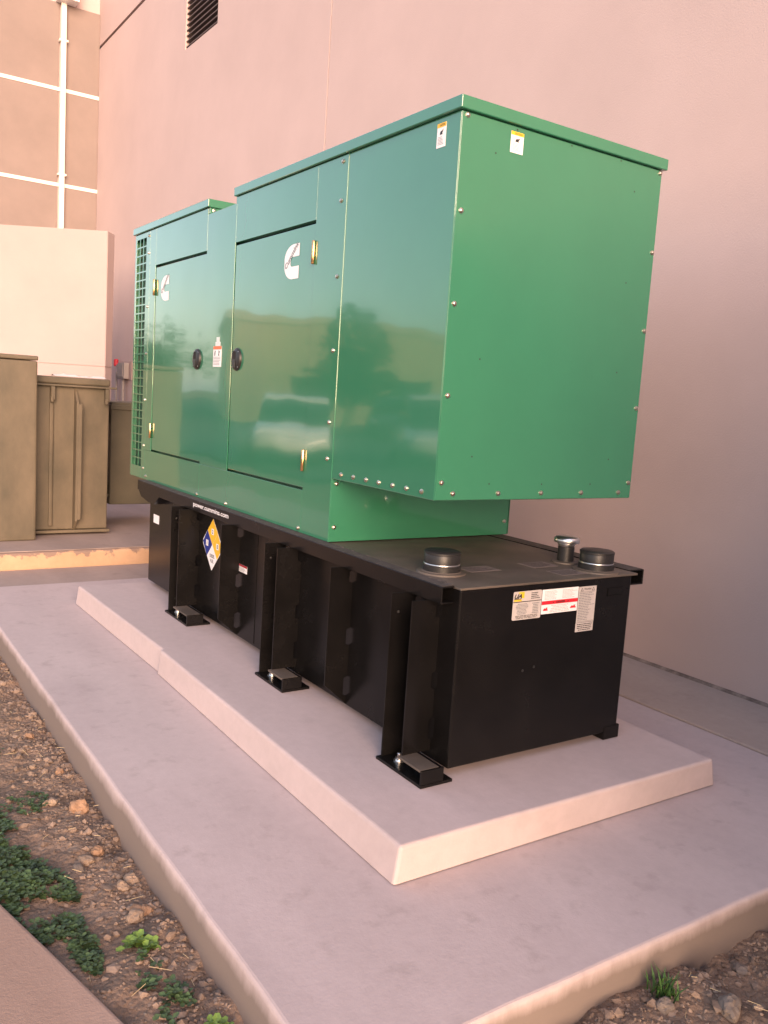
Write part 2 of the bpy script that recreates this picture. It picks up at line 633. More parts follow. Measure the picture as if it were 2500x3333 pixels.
def prism(name, top, bot, z0, z1, m, parent=None, bev=0.0, seg=3, only_top=True, cuts=0, wob=0.0, seed=0):
    """solid with a bottom outline and a top outline (same count); the top rim is rounded"""
    bm = bmesh.new()
    if cuts:
        def dens(p):
            out = []
            for i in range(len(p)):
                a, b = Vector(p[i]), Vector(p[(i + 1) % len(p)])
                k = max(1, int((b - a).length / cuts))
                for t in range(k):
                    out.append(tuple(a.lerp(b, t / k)))
            return out
        n0 = len(top)
        lens = [max(1, int((Vector(top[i]) - Vector(top[(i + 1) % n0])).length / cuts)) for i in range(n0)]

        def dens2(p):
            out = []
            for i in range(n0):
                a, b = Vector(p[i]), Vector(p[(i + 1) % n0])
                for t in range(lens[i]):
                    out.append(tuple(a.lerp(b, t / lens[i])))
            return out
        top, bot = dens2(top), dens2(bot)
    if wob:
        r = random.Random(seed)
        top = [(x + r.uniform(-wob, wob), y + r.uniform(-wob, wob)) for x, y in top]
    n = len(top)
    tv = [bm.verts.new((x, y, z1)) for x, y in top]
    bv = [bm.verts.new((x, y, z0)) for x, y in bot]
    bm.faces.new(tv)
    bm.faces.new(list(reversed(bv)))
    for i in range(n):
        bm.faces.new((bv[i], bv[(i + 1) % n], tv[(i + 1) % n], tv[i]))
    if bev:
        es = [e for e in bm.edges if all(v in tv for v in e.verts) and len(e.link_faces) == 2
              and any(abs(f.normal.z) < 0.5 for f in e.link_faces) or
              (len(e.verts) == 2 and not only_top)]
        bm.normal_update()
        es = [e for e in bm.edges if e.calc_face_angle(0) > 0.5 and all(v.co.z > z1 - 1e-6 for v in e.verts)]
        es += [e for e in bm.edges if e.calc_face_angle(0) > 0.5 and abs(e.verts[0].co.z - e.verts[1].co.z) > 1e-4]
        bmesh.ops.bevel(bm, geom=es, offset=bev, segments=seg, affect='EDGES', profile=0.5)
    return from_bm(name, bm, m, parent)


SLAB = [(-0.948, -1.037), (1.572, -1.037), (1.572, 3.71), (-0.948, 3.71)]
SLABB = [(-0.966, -1.05), (1.572, -1.05), (1.572, 3.71), (-0.966, 3.71)]
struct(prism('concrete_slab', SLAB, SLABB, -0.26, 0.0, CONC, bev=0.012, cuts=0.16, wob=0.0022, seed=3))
PT = [(-0.401, -0.487), (1.055, -0.497), (1.055, 3.09), (-0.413, 3.09), (-0.384, 1.612), (-0.398, 1.596)]
PB = [(-0.421, -0.492), (1.090, -0.490), (1.090, 3.09), (-0.430, 3.09), (-0.402, 1.612), (-0.412, 1.592)]
struct(prism('generator_pad', PT, PB, 0.004, 0.116, CONC_PAD, bev=0.011, cuts=0.2, wob=0.0016, seed=5))
struct(box('footing_strip', 1.578, 2.16, -2.2, 9.0, -0.2, 0.004, CONC_FOOT, bev=0.006))
mk('base_crack', [(2.138, -2.2, 0.0045), (2.1528, -2.2, 0.0045), (2.1528, 9, 0.0045), (2.138, 9, 0.0045), (2.1525, -2.2, 0.02), (2.1525, 9, 0.02)], [(0, 1, 2, 3), (0, 3, 5, 4)], mat('base_grime', (0.10, 0.075, 0.065), rough=0.95, col2=(0.30, 0.235, 0.205), vscale=14))['kind'] = 'structure'
struct(box('old_paving', -3.2, 1.578, 3.725, 4.27, -0.22, -0.012, CONC_OLD, bev=0.01))

# walkway at the lower left
WT = [(x, y) for x, y in WALK]
struct(prism('walkway', list(reversed(WT)), list(reversed(WT)), -0.26, -0.088, CONC_WALK, bev=0.012, cuts=0.25, wob=0.002, seed=9))

# transformer pad with crumbling orange-stained kerb
KERB = concrete('kerb_concrete', (0.42, 0.265, 0.165), (0.50, 0.34, 0.225), stain=0.35, stain_col=(0.36, 0.22, 0.13), bump=0.8, fine=45)


def kerb_mat():
    # drips of dark grime hanging from the top edge, with a ragged noise outline
    nt = KERB.node_tree
    b = nt.nodes['Principled BSDF']
    src = b.inputs['Base Color'].links[0].from_socket
    geo = nd(nt, 'ShaderNodeNewGeometry')
    sp = nd(nt, 'ShaderNodeSeparateXYZ')
    nt.links.new(geo.outputs['Position'], sp.inputs[0])
    no = nd(nt, 'ShaderNodeTexNoise', Scale=7.0, Detail=6.0, Roughness=0.65)
    nt.links.new(geo.outputs['Position'], no.inputs['Vector'])
    a = nd(nt, 'ShaderNodeMath', operation='MULTIPLY')
    a.inputs[1].default_value = 0.30
    nt.links.new(no.outputs['Fac'], a.inputs[0])
    c = nd(nt, 'ShaderNodeMath', operation='ADD')
    nt.links.new(a.outputs[0], c.inputs[0])
    nt.links.new(sp.outputs['Z'], c.inputs[1])
    g = nd(nt, 'ShaderNodeMapRange')
    g.inputs['From Min'].default_value = 0.232
    g.inputs['From Max'].default_value = 0.246
    nt.links.new(c.outputs[0], g.inputs['Value'])
    mx = nd(nt, 'ShaderNodeMixRGB')
    nt.links.new(g.outputs[0], mx.inputs['Fac'])
    nt.links.new(src, mx.inputs['Color1'])
    mx.inputs['Color2'].default_value = (0.235, 0.165, 0.135, 1)
    nt.links.new(mx.outputs[0], b.inputs['Base Color'])


kerb_mat()
struct(prism('transformer_pad', [(-3.0, 4.285), (1.58, 4.275), (1.58, 8.2), (-3.0, 8.2)], [(-3.0, 4.275), (1.58, 4.265), (1.58, 8.2), (-3.0, 8.2)],
             -0.2, 0.112, KERB, bev=0.022, cuts=0.12, wob=0.005, seed=8))

struct(prism('transformer_pad_surface', [(-3.0, 4.33), (1.58, 4.32), (1.58, 8.19), (-3.0, 8.19)], [(-3.0, 4.33), (1.58, 4.32), (1.58, 8.19), (-3.0, 8.19)], 0.106, 0.1165, CONC_OLD, cuts=0.15, wob=0.008, seed=18))

# parking lot away to the left of the frame (mirrored in the green doors)
struct(box('parking_lot', -60, -6.0, -60, 110, -0.30, -0.13, mat('asphalt', (0.055, 0.052, 0.05), rough=0.9, var=0.2, vscale=0.8, bump=0.5, bscale=40)))


# ================================================================== BUILDING
def relief(name, fr, us, vs2, depth, m, parent):
    """wall face as a grid of cells, each set back by depth(u,v); reveals are real faces"""
    V, F = [], []
    nu, nv = len(us) - 1, len(vs2) - 1
    D = [[depth((us[i] + us[i + 1]) / 2, (vs2[j] + vs2[j + 1]) / 2) for j in range(nv)] for i in range(nu)]

    def q(ps):
        k = len(V)
        V.extend(ps)
        F.append((k, k + 1, k + 2, k + 3))
    for i in range(nu):
        for j in range(nv):
            d = -D[i][j]
            u0, u1, v0, v1 = us[i], us[i + 1], vs2[j], vs2[j + 1]
            q([fr.at(u0, v0, d), fr.at(u1, v0, d), fr.at(u1, v1, d), fr.at(u0, v1, d)])
            if i + 1 < nu and abs(D[i + 1][j] - D[i][j]) > 1e-6:
                e = -D[i + 1][j]
                q([fr.at(u1, v0, d), fr.at(u1, v0, e), fr.at(u1, v1, e), fr.at(u1, v1, d)])
            if j + 1 < nv and abs(D[i][j + 1] - D[i][j]) > 1e-6:
                e = -D[i][j + 1]
                q([fr.at(u0, v1, d), fr.at(u1, v1, d), fr.at(u1, v1, e), fr.at(u0, v1, e)])
    return mk(name, V, F, m, parent)


WX = 2.153
bld = thing('stucco_building', 'large pink stucco building with tan gridded return wall behind the generator', 'building', (WX, 6, 0))
WF = Frame((WX, 0, 0), (0, -1, 0), (0, 0, 1))


def wdep(u, v):
    y = -u
    if 7.53 < y < 8.56 and 5.545 < v < 6.75:
        return 0.11
    if 6.655 < v < 6.705:
        return 0.035
    if 4.842 < y < 4.858:
        return 0.016
    return 0.0


relief('long_wall', WF, [-12.45, -8.56, -7.53, -4.858, -4.842, 3.6], [-0.25, 5.545, 6.655, 6.705, 6.75, 9.5], wdep, STUCCO, bld)
mk('wall_end', [(WX, -3.6, -0.25), (WX + 14, -3.6, -0.25), (WX + 14, -3.6, 9.5), (WX, -3.6, 9.5)], [(0, 1, 2, 3)], STUCCO, bld)
mk('roof', [(WX, -3.6, 9.5), (WX + 14, -3.6, 9.5), (WX + 14, 26, 9.5), (WX, 26, 9.5)], [(0, 1, 2, 3)], mat('roof_gravel', (0.3, 0.28, 0.26), rough=0.9, var=0.2), bld)
box('joint_filler', WX + 0.008, WX + 0.015, 4.8425, 4.8575, -0.2, 9.4, mat('joint_sealant', (0.20, 0.135, 0.125), rough=0.9, var=0.4, vscale=9), bld)
box('groove_liner', WX + 0.028, WX + 0.034, -3.59, 12.44, 6.657, 6.703, GROOVE, bld)
# unseen block added out of frame to the right, shading the lower wall
box("shade_block", -0.62, WX + 6, -9.0, -3.20, -0.25, 2.7, STUCCO, bld)
# louvre
lv = box('louvre_back', WX + 0.100, WX + 0.109, 7.532, 8.558, 5.547, 6.748, DARKGAP, bld)
LS = mat('louvre_slat', (0.12, 0.095, 0.092), rough=0.7)
k = 0
zz = 5.575
while zz < 6.72:
    # blade tilted: front edge low, thin bright nose, dark throat
    z0 = zz
    mk('slat', [(WX + 0.012, 7.532, z0), (WX + 0.012, 8.556, z0), (WX + 0.012, 8.556, z0 + 0.012), (WX + 0.012, 7.532, z0 + 0.012),
                (WX + 0.095, 7.532, z0 + 0.006), (WX + 0.095, 8.556, z0 + 0.006), (WX + 0.095, 8.556, z0 + 0.012), (WX + 0.095, 7.532, z0 + 0.012)],
       [(0, 3, 2, 1), (0, 1, 5, 4), (3, 7, 6, 2), (1, 2, 6, 5), (0, 4, 7, 3), (4, 5, 6, 7)], LS, lv)
    zz += 0.065
# return wall with tan panels and white reveals
RY = 12.44
box('return_wall', -1.52, WX, RY + 0.02, RY + 0.6, -0.25, 9.5, STUCCO, bld)
zs = [-0.2, 1.3, 3.03, 4.465, 5.905, 7.2]
xs_ = [-1.5, -0.65, 1.56, 2.153]
for i in range(len(xs_) - 1):
    for j in range(len(zs) - 1):
        box('wall_panel', xs_[i] + 0.027, xs_[i + 1] - (0.027 if i < 2 else 0.001), RY - 0.002, RY + 0.02, zs[j] + 0.026, zs[j + 1] - 0.026, TAN, bld, bev=0.004, seg=1)
for z in zs[1:5]:
    box('trim_strip', -1.5, WX - 0.001, RY - 0.008, RY + 0.02, z - 0.026, z + 0.026, TRIM, bld)
for x in xs_[1:2]:
    box('trim_strip', x - 0.026, x + 0.026, RY - 0.011, RY + 0.019, -0.2, 7.2, TRIM, bld)
ds = thing('downspout', 'white downspout with a square rain head on the tan gridded wall', 'downspout', (1.585, RY - 0.05, 0))
pipe = box('pipe', 1.548, 1.622, RY - 0.085, RY - 0.012, 0.0, 7.2, TRIM, ds, bev=0.006)
boxes('rain_head', [(1.47, 1.77, RY - 0.26, RY - 0.012, 7.17, 7.46), (1.45, 1.79, RY - 0.28, RY - 0.011, 7.46, 7.50)], WHITE, ds, bev=0.006)
for z in (1.9, 4.6, 6.6):
    box('pipe_strap', 1.52, 1.65, RY - 0.092, RY - 0.0105, z, z + 0.03, TRIM, ds, bev=0.003)

# free-standing pale screen wall behind the transformer
pw = thing('screen_wall', 'pale smooth stucco screen wall standing behind the olive transformer', 'wall', (0.3, 9.0, 0))
d1 = Vector((-0.8240, 0.5666, 0))
d2 = Vector((0.5666, 0.8240, 0))
f0 = Vector((1.21, 8.392, 0))


def slabwall(name, z0, z1, inset, m):
    p = [f0 - d1 * (-inset) + d2 * inset, f0 + d1 * 3.4 + d2 * inset, f0 + d1 * 3.4 + d2 * (0.245 - inset), f0 + d1 * inset + d2 * (0.245 - inset)]
    bm = bmesh.new()
    b = [bm.verts.new((v.x, v.y, z0)) for v in p]
    t = [bm.verts.new((v.x, v.y, z1)) for v in p]
    bm.faces.new(b)
    bm.faces.new(t)
    for i in range(4):
        bm.faces.new((b[i], b[(i + 1) % 4], t[(i + 1) % 4], t[i]))
    bmesh.ops.recalc_face_normals(bm, faces=bm.faces)
    if inset == 0:
        bmesh.ops.bevel(bm, geom=list(bm.edges), offset=0.006, segments=2, affect='EDGES')
    return from_bm(name, bm, m, pw)


slabwall('lower_course', -0.2, 1.587, 0, PALESTUCCO)
slabwall('upper_course', 1.590, 3.2, 0, PALESTUCCO)
slabwall('joint_filler', 1.575, 1.602, 0.014, PALESTUCCO)

# disconnect box with red lever on the long wall, beyond the transformer
dc = thing('disconnect_switch', 'small grey disconnect box with a red lever mounted on the pink wall', 'switch box', (2.1, 10.6, 1.4))
GREYBOX = mat('switch_grey', (0.30, 0.27, 0.26), rough=0.6, var=0.1, vscale=12)
body = box('body', 2.062, WX - 0.013, 10.46, 10.79, 1.47, 1.71, GREYBOX, dc, bev=0.01)
box('cover', 2.050, 2.061, 10.49, 10.76, 1.50, 1.68, GREYBOX, dc, bev=0.004)
box('back_plate', WX - 0.012, WX - 0.002, 10.34, 10.86, 1.46, 1.73, mat('plate_pink', (0.42, 0.31, 0.29), rough=0.8), dc)
lever = mk('lever_arm', [(2.08, 10.78, 1.58), (2.10, 10.78, 1.58), (2.10, 10.82, 1.58), (2.08, 10.82, 1.58),
                         (2.08, 10.90, 1.68), (2.10, 10.90, 1.68), (2.10, 10.94, 1.68), (2.08, 10.94, 1.68)],
           [(0, 3, 2, 1), (4, 5, 6, 7), (0, 1, 5, 4), (1, 2, 6, 5), (2, 3, 7, 6), (3, 0, 4, 7)], GREYBOX, dc)
lathe('red_grip', [(0.026, 0), (0.036, 0.012), (0.036, 0.095), (0.024, 0.11)], (2.09, 10.95, 1.655), mat('red_plastic', (0.55, 0.03, 0.05), rough=0.4), dc, n=12)
lathe('conduit', [(0.022, 0), (0.022, 0.9)], (2.10, 10.60, 0.57), GREYBOX, dc, n=12)
lathe('conduit', [(0.016, 0), (0.016, 1.1)], (2.10, 10.95, 0.47), GREYBOX, dc, n=12)

# ================================================================== TRANSFORMER
tr = thing('pad_transformer', 'weathered olive pad-mounted transformer on an orange-stained concrete pad', 'transformer', (-0.2, 5.0, 0.112))
YC = 4.76
cab = box('terminal_cabinet', -0.86, -0.325, YC, YC + 0.55, 0.117, 1.53, OLIVE, tr, bev=0.012)
lid = box('cabinet_lid', -0.864, -0.321, YC - 0.004, YC + 0.6, 1.535, 1.57, OLIVE, tr, bev=0.010)
box('cabinet_door', -0.83, -0.345, YC - 0.003, YC - 0.0005, 0.15, 1.51, OLIVE, tr, bev=0.001)
YT = 5.0
tank = box('transformer_tank', -0.300, 0.300, YT, YT + 0.9, 0.16, 1.35, OLIVE, tr, bev=0.008)
box('tank_lid', -0.300, 0.300, YT - 0.03, YT + 0.95, 1.364, 1.425, OLIVE, tr, bev=0.014)
box('lid_flange', -0.298, 0.352, YT - 0.05, YT + 0.96, 1.346, 1.363, OLIVE, tr, bev=0.004)
box('base_skirt', -0.298, 0.318, YT - 0.035, YT + 0.92, 0.134, 0.158, OLIVE, tr, bev=0.004)
for x, s in ((-0.165, 1), (0.272, 1)):
    hk = boxes('lifting_hook', [(x - 0.018, x + 0.018, YT - 0.055, YT - 0.001, 1.235, 1.345), (x - 0.022, x + 0.004, YT - 0.062, YT - 0.03, 1.215, 1.26)], OLIVE, tr, bev=0.005)
# vertical stiffening fin, folded plate with chamfered ends
mk('stiffener_fin', [(0.012, YT - 0.001, 1.335), (0.012, YT - 0.09, 1.22), (0.012, YT - 0.09, 0.24), (0.012, YT - 0.001, 0.14),
                     (0.030, YT - 0.001, 1.335), (0.030, YT - 0.09, 1.22), (0.030, YT - 0.09, 0.24), (0.030, YT - 0.001, 0.14)],
   [(0, 1, 2, 3), (7, 6, 5, 4), (0, 4, 5, 1), (1, 5, 6, 2), (2, 6, 7, 3)], OLIVE, tr)
box('fin_flange', 0.0305, 0.058, YT - 0.090, YT - 0.078, 0.25, 1.21, OLIVE, tr, bev=0.003)
box('stiffener_rib', -0.185, -0.150, YT - 0.022, YT - 0.0005, 0.19, 1.22, OLIVE, tr, bev=0.010)
rad = box('radiator_tank', 0.420, 0.95, 5.35, 5.95, 0.315, 1.235, OLIVE_SHADED, tr, bev=0.008)
box('radiator_lid', 0.41, 0.97, 5.335, 5.96, 1.165, 1.21, OLIVE_SHADED, tr, bev=0.006)
box('radiator_pipe', 0.300, 0.425, 5.45, 5.60, 1.05, 1.13, OLIVE_SHADED, tr, bev=0.02)
box('radiator_pipe', 0.300, 0.425, 5.45, 5.60, 0.42, 0.50, OLIVE_SHADED, tr, bev=0.02)
mk('leg_bracket', [(0.302, 5.36, 0.24), (0.418, 5.36, 0.40), (0.418, 5.44, 0.40), (0.302, 5.44, 0.24), (0.302, 5.36, 0.52), (0.302, 5.44, 0.52)],
   [(0, 1, 4), (3, 5, 2), (0, 3, 2, 1), (1, 2, 5, 4), (0, 4, 5, 3)], OLIVE_SHADED, tr)
# crumpled white paper / bird litter on the transformer lid
bm = bmesh.new()
N = 14
grid = [[bm.verts.new((-0.14 + 0.42 * i / N, YT + 0.02 + 0.16 * j / 4, 1.427 + 0.004 + 0.022 * vnoise(np.array([i * 0.7]), np.array([j * 0.9]), 5)[0]
                       * (1 - abs(j / 2 - 1)))) for j in range(5)] for i in range(N + 1)]
for i in range(N):
    for j in range(4):
        bm.faces.new((grid[i][j], grid[i + 1][j], grid[i + 1][j + 1], grid[i][j + 1]))
tag(from_bm('paper_sheet', bm, mat('white_paper', (0.8, 0.74, 0.70), rough=0.7), smooth=True), 'crumpled white sheet lying on the olive transformer lid', 'paper')

# ================================================================== FUEL TANK
ft = thing('fuel_tank', 'black steel base fuel tank with gusset legs on the concrete pad', 'fuel tank', (0.43, 1.4, 0.116))
TX0, TX1, TY0, TY1, TZ0, TZ1 = 0.008, 0.866, -0.176, 3.02, 0.146, 0.780
tb = box('tank_body', TX0, TX1, TY0, TY1, TZ0, TZ1, BLACK, ft, bev=0.006)
tt = box('top_plate', TX0 - 0.003, TX1 + 0.03, TY0 - 0.004, TY1, TZ1, 0.788, BLACK_TOP, ft, bev=0.002)
for ya, yb in ((TY0 - 0.003, 0.12), (0.8, 1.1), (1.95, 2.3)):
    box('base_foot', 0.79, 0.879, ya, yb, 0.1165, 0.172, BLACK, ft, bev=0.004)


def channel(name, xo, xi, y0, y1, z0, z1, t, parent):
    """C channel: web at xo, flanges reaching to xi"""
    s = 1 if xi > xo else -1
    lo = lambda a, b: (min(a, b), max(a, b))
    return boxes(name, [(*lo(xo, xo + s * t), y0, y1, z0, z1), (*lo(xo + s * t, xi), y0, y1, z1 - t, z1), (*lo(xo + s * t, xi), y0, y1, z0, z0 + t)], BLACK, parent, bev=0.0018)


rail = channel('side_rail', -0.050, 0.0045, -0.147, 3.10, 0.729, 0.790, 0.006, ft)
rail2 = channel('side_rail', 0.986, 0.897, -0.136, 3.10, 0.729, 0.790, 0.006, ft)
box('rail_dust', -0.046, 0.004, -0.14, 3.09, 0.7902, 0.7912, DUST, ft)
box('rail_dust', 0.90, 0.982, -0.13, 3.09, 0.7902, 0.7912, DUST, ft)
# end bracket under the far end of the rail
mk('rail_bracket', [(-0.045, 3.09, 0.728), (-0.045, 3.04, 0.690), (-0.045, 2.90, 0.672), (-0.045, 2.79, 0.672), (-0.045, 2.70, 0.728),
                    (0.007, 3.09, 0.728), (0.007, 3.04, 0.690), (0.007, 2.90, 0.672), (0.007, 2.79, 0.672), (0.007, 2.70, 0.728)],
   [(0, 1, 2, 3, 4), (9, 8, 7, 6, 5), (0, 5, 6, 1), (1, 6, 7, 2), (2, 7, 8, 3), (3, 8, 9, 4)], BLACK, ft)


def gusset(name, y, xo, zt, pts_bottom, slots, parent):
    """plate standing off the tank side at y, thickness 6 mm, notched along the weld"""
    bm = bmesh.new()
    t = 0.006
    xi = TX0 - 0.0005
    n = 0.017
    poly = [(xo, zt)] + pts_bottom
    # inner edge from the bottom up with notches
    for a, b in slots:
        poly += [(xi, a), (xi - n, a + 0.008), (xi - n, b - 0.008), (xi, b)]
    poly += [(xi, zt)]
    va = [bm.verts.new((x, y, z)) for x, z in poly]
    vb = [bm.verts.new((x, y + t, z)) for x, z in poly]
    bm.faces.new(va)
    bm.faces.new(list(reversed(vb)))
    m = len(poly)
    for i in range(m):
        bm.faces.new((va[i], va[(i + 1) % m], vb[(i + 1) % m], vb[i]))
    bm.normal_update()
    bmesh.ops.triangulate(bm, faces=[f for f in bm.faces if len(f.verts) > 4])
    return from_bm(name, bm, BLACK, parent)


ZP = 0.1165
for yb, L, h in ((0.065, 0.275, 0.042), (1.088, 0.275, 0.042), (2.30, 0.345, 0.042)):
    yn = yb - L
    leg = box('foot_plate', -0.130, TX0 - 0.002, yn, yb, ZP, ZP + 0.011, BLACK, ft, bev=0.0015)
    yB = yb - 0.128
    ztop = ZP + 0.011 + h
    box('foot_end', -0.1285, -0.034, yn + 0.001, yn + 0.010, ZP + 0.0115, ztop + 0.0075, BLACK, leg, bev=0.0012)
    box('foot_back', -0.048, -0.036, yn + 0.0105, yB, ZP + 0.0115, ztop + 0.0070, BLACK, leg, bev=0.0012)
    box('foot_top', -0.128, -0.0485, yn + 0.0105, yB, ztop, ztop + 0.008, BLACK_TOP, leg, bev=0.0015)
    gusset('gusset', yb - 0.012, -0.113, 0.7285, [(-0.113, ZP + 0.0115), (TX0 - 0.0005, ZP + 0.0115)],
           [(0.20, 0.285), (0.42, 0.50), (0.66, 0.715)], ft)
    gusset('gusset', yB - 0.009, -0.113, 0.7285, [(-0.113, ztop + 0.0085), (TX0 - 0.0005, ztop + 0.0085)],
           [(0.215, 0.30), (0.40, 0.47), (0.66, 0.715)], ft)
    # anchor bolt with washer
    ab = lathe('anchor_bolt', [(0.021, 0), (0.021, 0.003), (0.0135, 0.0035), (0.0135, 0.013), (0.0075, 0.0135), (0.0075, 0.027), (0.006, 0.029)],
               (-0.078, yb - 0.072, ZP + 0.0112), CHROME, leg, n=14)
    for zb in (0.66, 0.64):
        bolt(ft, (-0.082, yb - 0.0125, zb), (0, -1, 0), 0.6, BLACKBOLT)
        break
    # weld glints
for y in (0.510, 1.608):
    gusset('gusset', y, -0.098, 0.7285, [(-0.098, 0.243), (TX0 - 0.0005, 0.150)], [(0.185, 0.27), (0.40, 0.475), (0.66, 0.715)], ft)
# right-hand legs, mostly hidden
for yb in (0.05, 1.07, 2.3):
    box('gusset', TX1 + 0.0005, 0.965, yb - 0.012, yb - 0.006, ZP + 0.06, 0.728, BLACK, ft)
# vertical seam on the tank side
box('seam_strip', TX0 - 0.0022, TX0 + 0.0005, 1.40, 1.406, 0.16, 0.728, BLACK, ft)
# little weld beads along the rail and plate edge
bm = bmesh.new()
for i in range(34):
    yy = rng.choice([rng.uniform(-0.14, 0.04), rng.uniform(0.3, 0.7), rng.uniform(-0.14, -0.05)])
    s = rng.uniform(0.002, 0.0055)
    r_ = bmesh.ops.create_icosphere(bm, subdivisions=1, radius=s)
    bmesh.ops.scale(bm, vec=(1, 2.4, 0.8), verts=r_['verts'])
    bmesh.ops.translate(bm, vec=(0.004 + rng.uniform(-0.006, 0.006), yy, 0.791), verts=r_['verts'])
wb = from_bm('weld_beads', bm, DUST, ft)
wb['kind'] = 'stuff'
# raised chips / stud heads on the end plate
for x, z in ((0.322, 0.462), (0.377, 0.470)):
    bolt(ft, (x, TY0 - 0.0006, z), (0, -1, 0), 0.55, BLACKBOLT, 'plug')
boxes('lift_tab', [(0.735, 0.82, TY0 - 0.0035, TY0 - 0.0005, 0.735, 0.738), (0.735, 0.82, TY0 - 0.0035, TY0 - 0.0005, 0.706, 0.709),
                   (0.735, 0.738, TY0 - 0.0034, TY0 - 0.0006, 0.7095, 0.7345)], BLACK, ft)

# filler caps and vent
for cx, cy in ((0.108, 0.066), (0.757, -0.086)):
    c = (cx, cy, 0.7882)
    fl = lathe('cap_flange', [(0.092, 0), (0.090, 0.006), (0.074, 0.008), (0.072, 0.010)], c, BLACK_TOP, ft, n=32)
    cp = lathe('cap', [(0.070, 0.0102), (0.070, 0.030), (0.066, 0.031), (0.066, 0.034)], c, RUBBER, ft, n=32)
    lathe('cap_band', [(0.0668, 0.0315), (0.0675, 0.0325), (0.0675, 0.0355), (0.0668, 0.0365)], c, CHROME, cp, n=32)
    lathe('cap_body', [(0.066, 0.037), (0.0665, 0.068), (0.0655, 0.070), (0.0675, 0.071), (0.0675, 0.078), (0.062, 0.082), (0.030, 0.083)], c, RUBBER, cp, n=32)
vt = (0.760, 0.083, 0.7882)
vf = lathe('vent_flange', [(0.057, 0), (0.056, 0.006), (0.036, 0.008)], vt, BLACK_TOP, ft, n=28)
vs2 = lathe('vent_pipe', [(0.0335, 0.006), (0.0335, 0.066), (0.030, 0.067)], vt, RUBBER, ft, n=24)
lathe('vent_cap', [(0.032, 0.0672), (0.036, 0.076), (0.036, 0.080), (0.051, 0.084), (0.053, 0.092), (0.052, 0.100), (0.046, 0.107), (0.034, 0.111), (0.022, 0.1115), (0.012, 0.113)], vt, CHROME, ft, n=28)
# faded labels on the top plate
for a0, a1, b0, b1, sk in ((0.222, 0.366, 0.029, 0.117, 0.0), (0.533, 0.669, 0.027, 0.122, 0.0), (0.538, 0.680, -0.124, -0.035, 0.0)):
    L = flat('top_label', TOPF, rect(a0, a1, b0, b1), 0.7892, TOPLABEL, ft)
    text_lines(TOPF, a0 + 0.01, a1 - 0.01, b0 + 0.01, b1 - 0.01, 6, 0.7896, mat('faded_print', (0.07, 0.058, 0.054), rough=0.7), L, seed=int(a0 * 900))

# end labels
EN = Frame((0, TY0, 0), (1, 0, 0), (0, 0, 1))
A = flat('data_label', EN, rect(0.248, 0.3855, 0.654, 0.758, 0.006), 0.0016, PAPER, ft)
A['label'] = 'foil data label with yellow and black UA logo'
bars('black_bar', EN, [(0.248, 0.3855, 0.7185, 0.7215)], 0.0020, PRINT, A)
bars('yellow_patch', EN, [(0.251, 0.288, 0.7225, 0.729), (0.272, 0.300, 0.7495, 0.756), (0.284, 0.300, 0.733, 0.7495)], 0.0020, YELLOW, A)
text('logo_letters', 'UA', EN, 0.270, 0.741, 0.0024, PRINT, A, width=0.036, height=0.016, bold=0.05, shear=0.35)
bars('logo_rule', EN, [(0.253, 0.286, 0.7295, 0.7325)], 0.0023, PRINT, A)
text_lines(EN, 0.333, 0.378, 0.7265, 0.7525, 4, 0.0021, PRINT, A, 3)
text_lines(EN, 0.262, 0.323, 0.673, 0.714, 8, 0.0021, GREYPRINT, A, 4, align='c')
text_lines(EN, 0.338, 0.378, 0.673, 0.714, 7, 0.0021, GREYPRINT, A, 5, align='c')
text_lines(EN, 0.258, 0.376, 0.657, 0.671, 3, 0.0021, PRINT, A, 6, align='c')
B = flat('danger_label', EN, rect(0.388, 0.5725, 0.665, 0.756), 0.0016, WHITE, ft)
B['label'] = 'white label with a red danger band'
bars('red_band', EN, [(0.388, 0.5725, 0.6995, 0.7135)], 0.0020, RED, B)
text('danger_word', 'DANGER', EN, 0.484, 0.7065, 0.0024, PRINT, B, width=0.044, height=0.0085, bold=0.03)
text('danger_mark', '▲', EN, 0.446, 0.7060, 0.0024, PRINT, B, height=0.006) if False else None
flat('danger_mark', EN, [(0.443, 0.7035), (0.449, 0.7035), (0.446, 0.709)], 0.0024, PRINT, B, th=0.0003)
flat('danger_mark', EN, [(0.519, 0.7035), (0.525, 0.7035), (0.522, 0.709)], 0.0024, PRINT, B, th=0.0003)
text_lines(EN, 0.40, 0.478, 0.717, 0.751, 7, 0.0021, PALEPRINT, B, 7)
text_lines(EN, 0.49, 0.565, 0.717, 0.751, 7, 0.0021, PALEPRINT, B, 8)
text_lines(EN, 0.425, 0.535, 0.668, 0.697, 5, 0.0021, PALEPRINT, B, 9, align='c')
for a, s in ((0.408, 1.0), (0.549, 1.25)):
    flat('flame_symbol', EN, [(a - 0.012 * s, 0.677), (a + 0.013 * s, 0.677), (a + 0.013 * s, 0.681), (a + 0.008 * s, 0.683), (a + 0.012 * s, 0.688), (a + 0.004 * s, 0.6885),
                              (a + 0.002 * s, 0.684), (a - 0.004 * s, 0.687), (a - 0.010 * s, 0.681)], 0.0021, RED, B, th=0.0003)
C = flat('warning_label', EN, rect(0.575, 0.669, 0.616, 0.754), 0.0016, PAPER, ft)
C['label'] = 'grey printed warning label'
text('warning_word', 'Warning', EN, 0.622, 0.7435, 0.0021, PRINT, C, width=0.038, height=0.011, bold=0.02)
for a in (0.592, 0.653):
    flat('warning_triangle', EN, [(a - 0.008, 0.7365), (a + 0.008, 0.7365), (a, 0.750)], 0.0020, PRINT, C, th=0.0003)
    flat('warning_triangle', EN, [(a - 0.0046, 0.7385), (a + 0.0046, 0.7385), (a, 0.7465)], 0.0024, PAPER, C, th=0.0003)
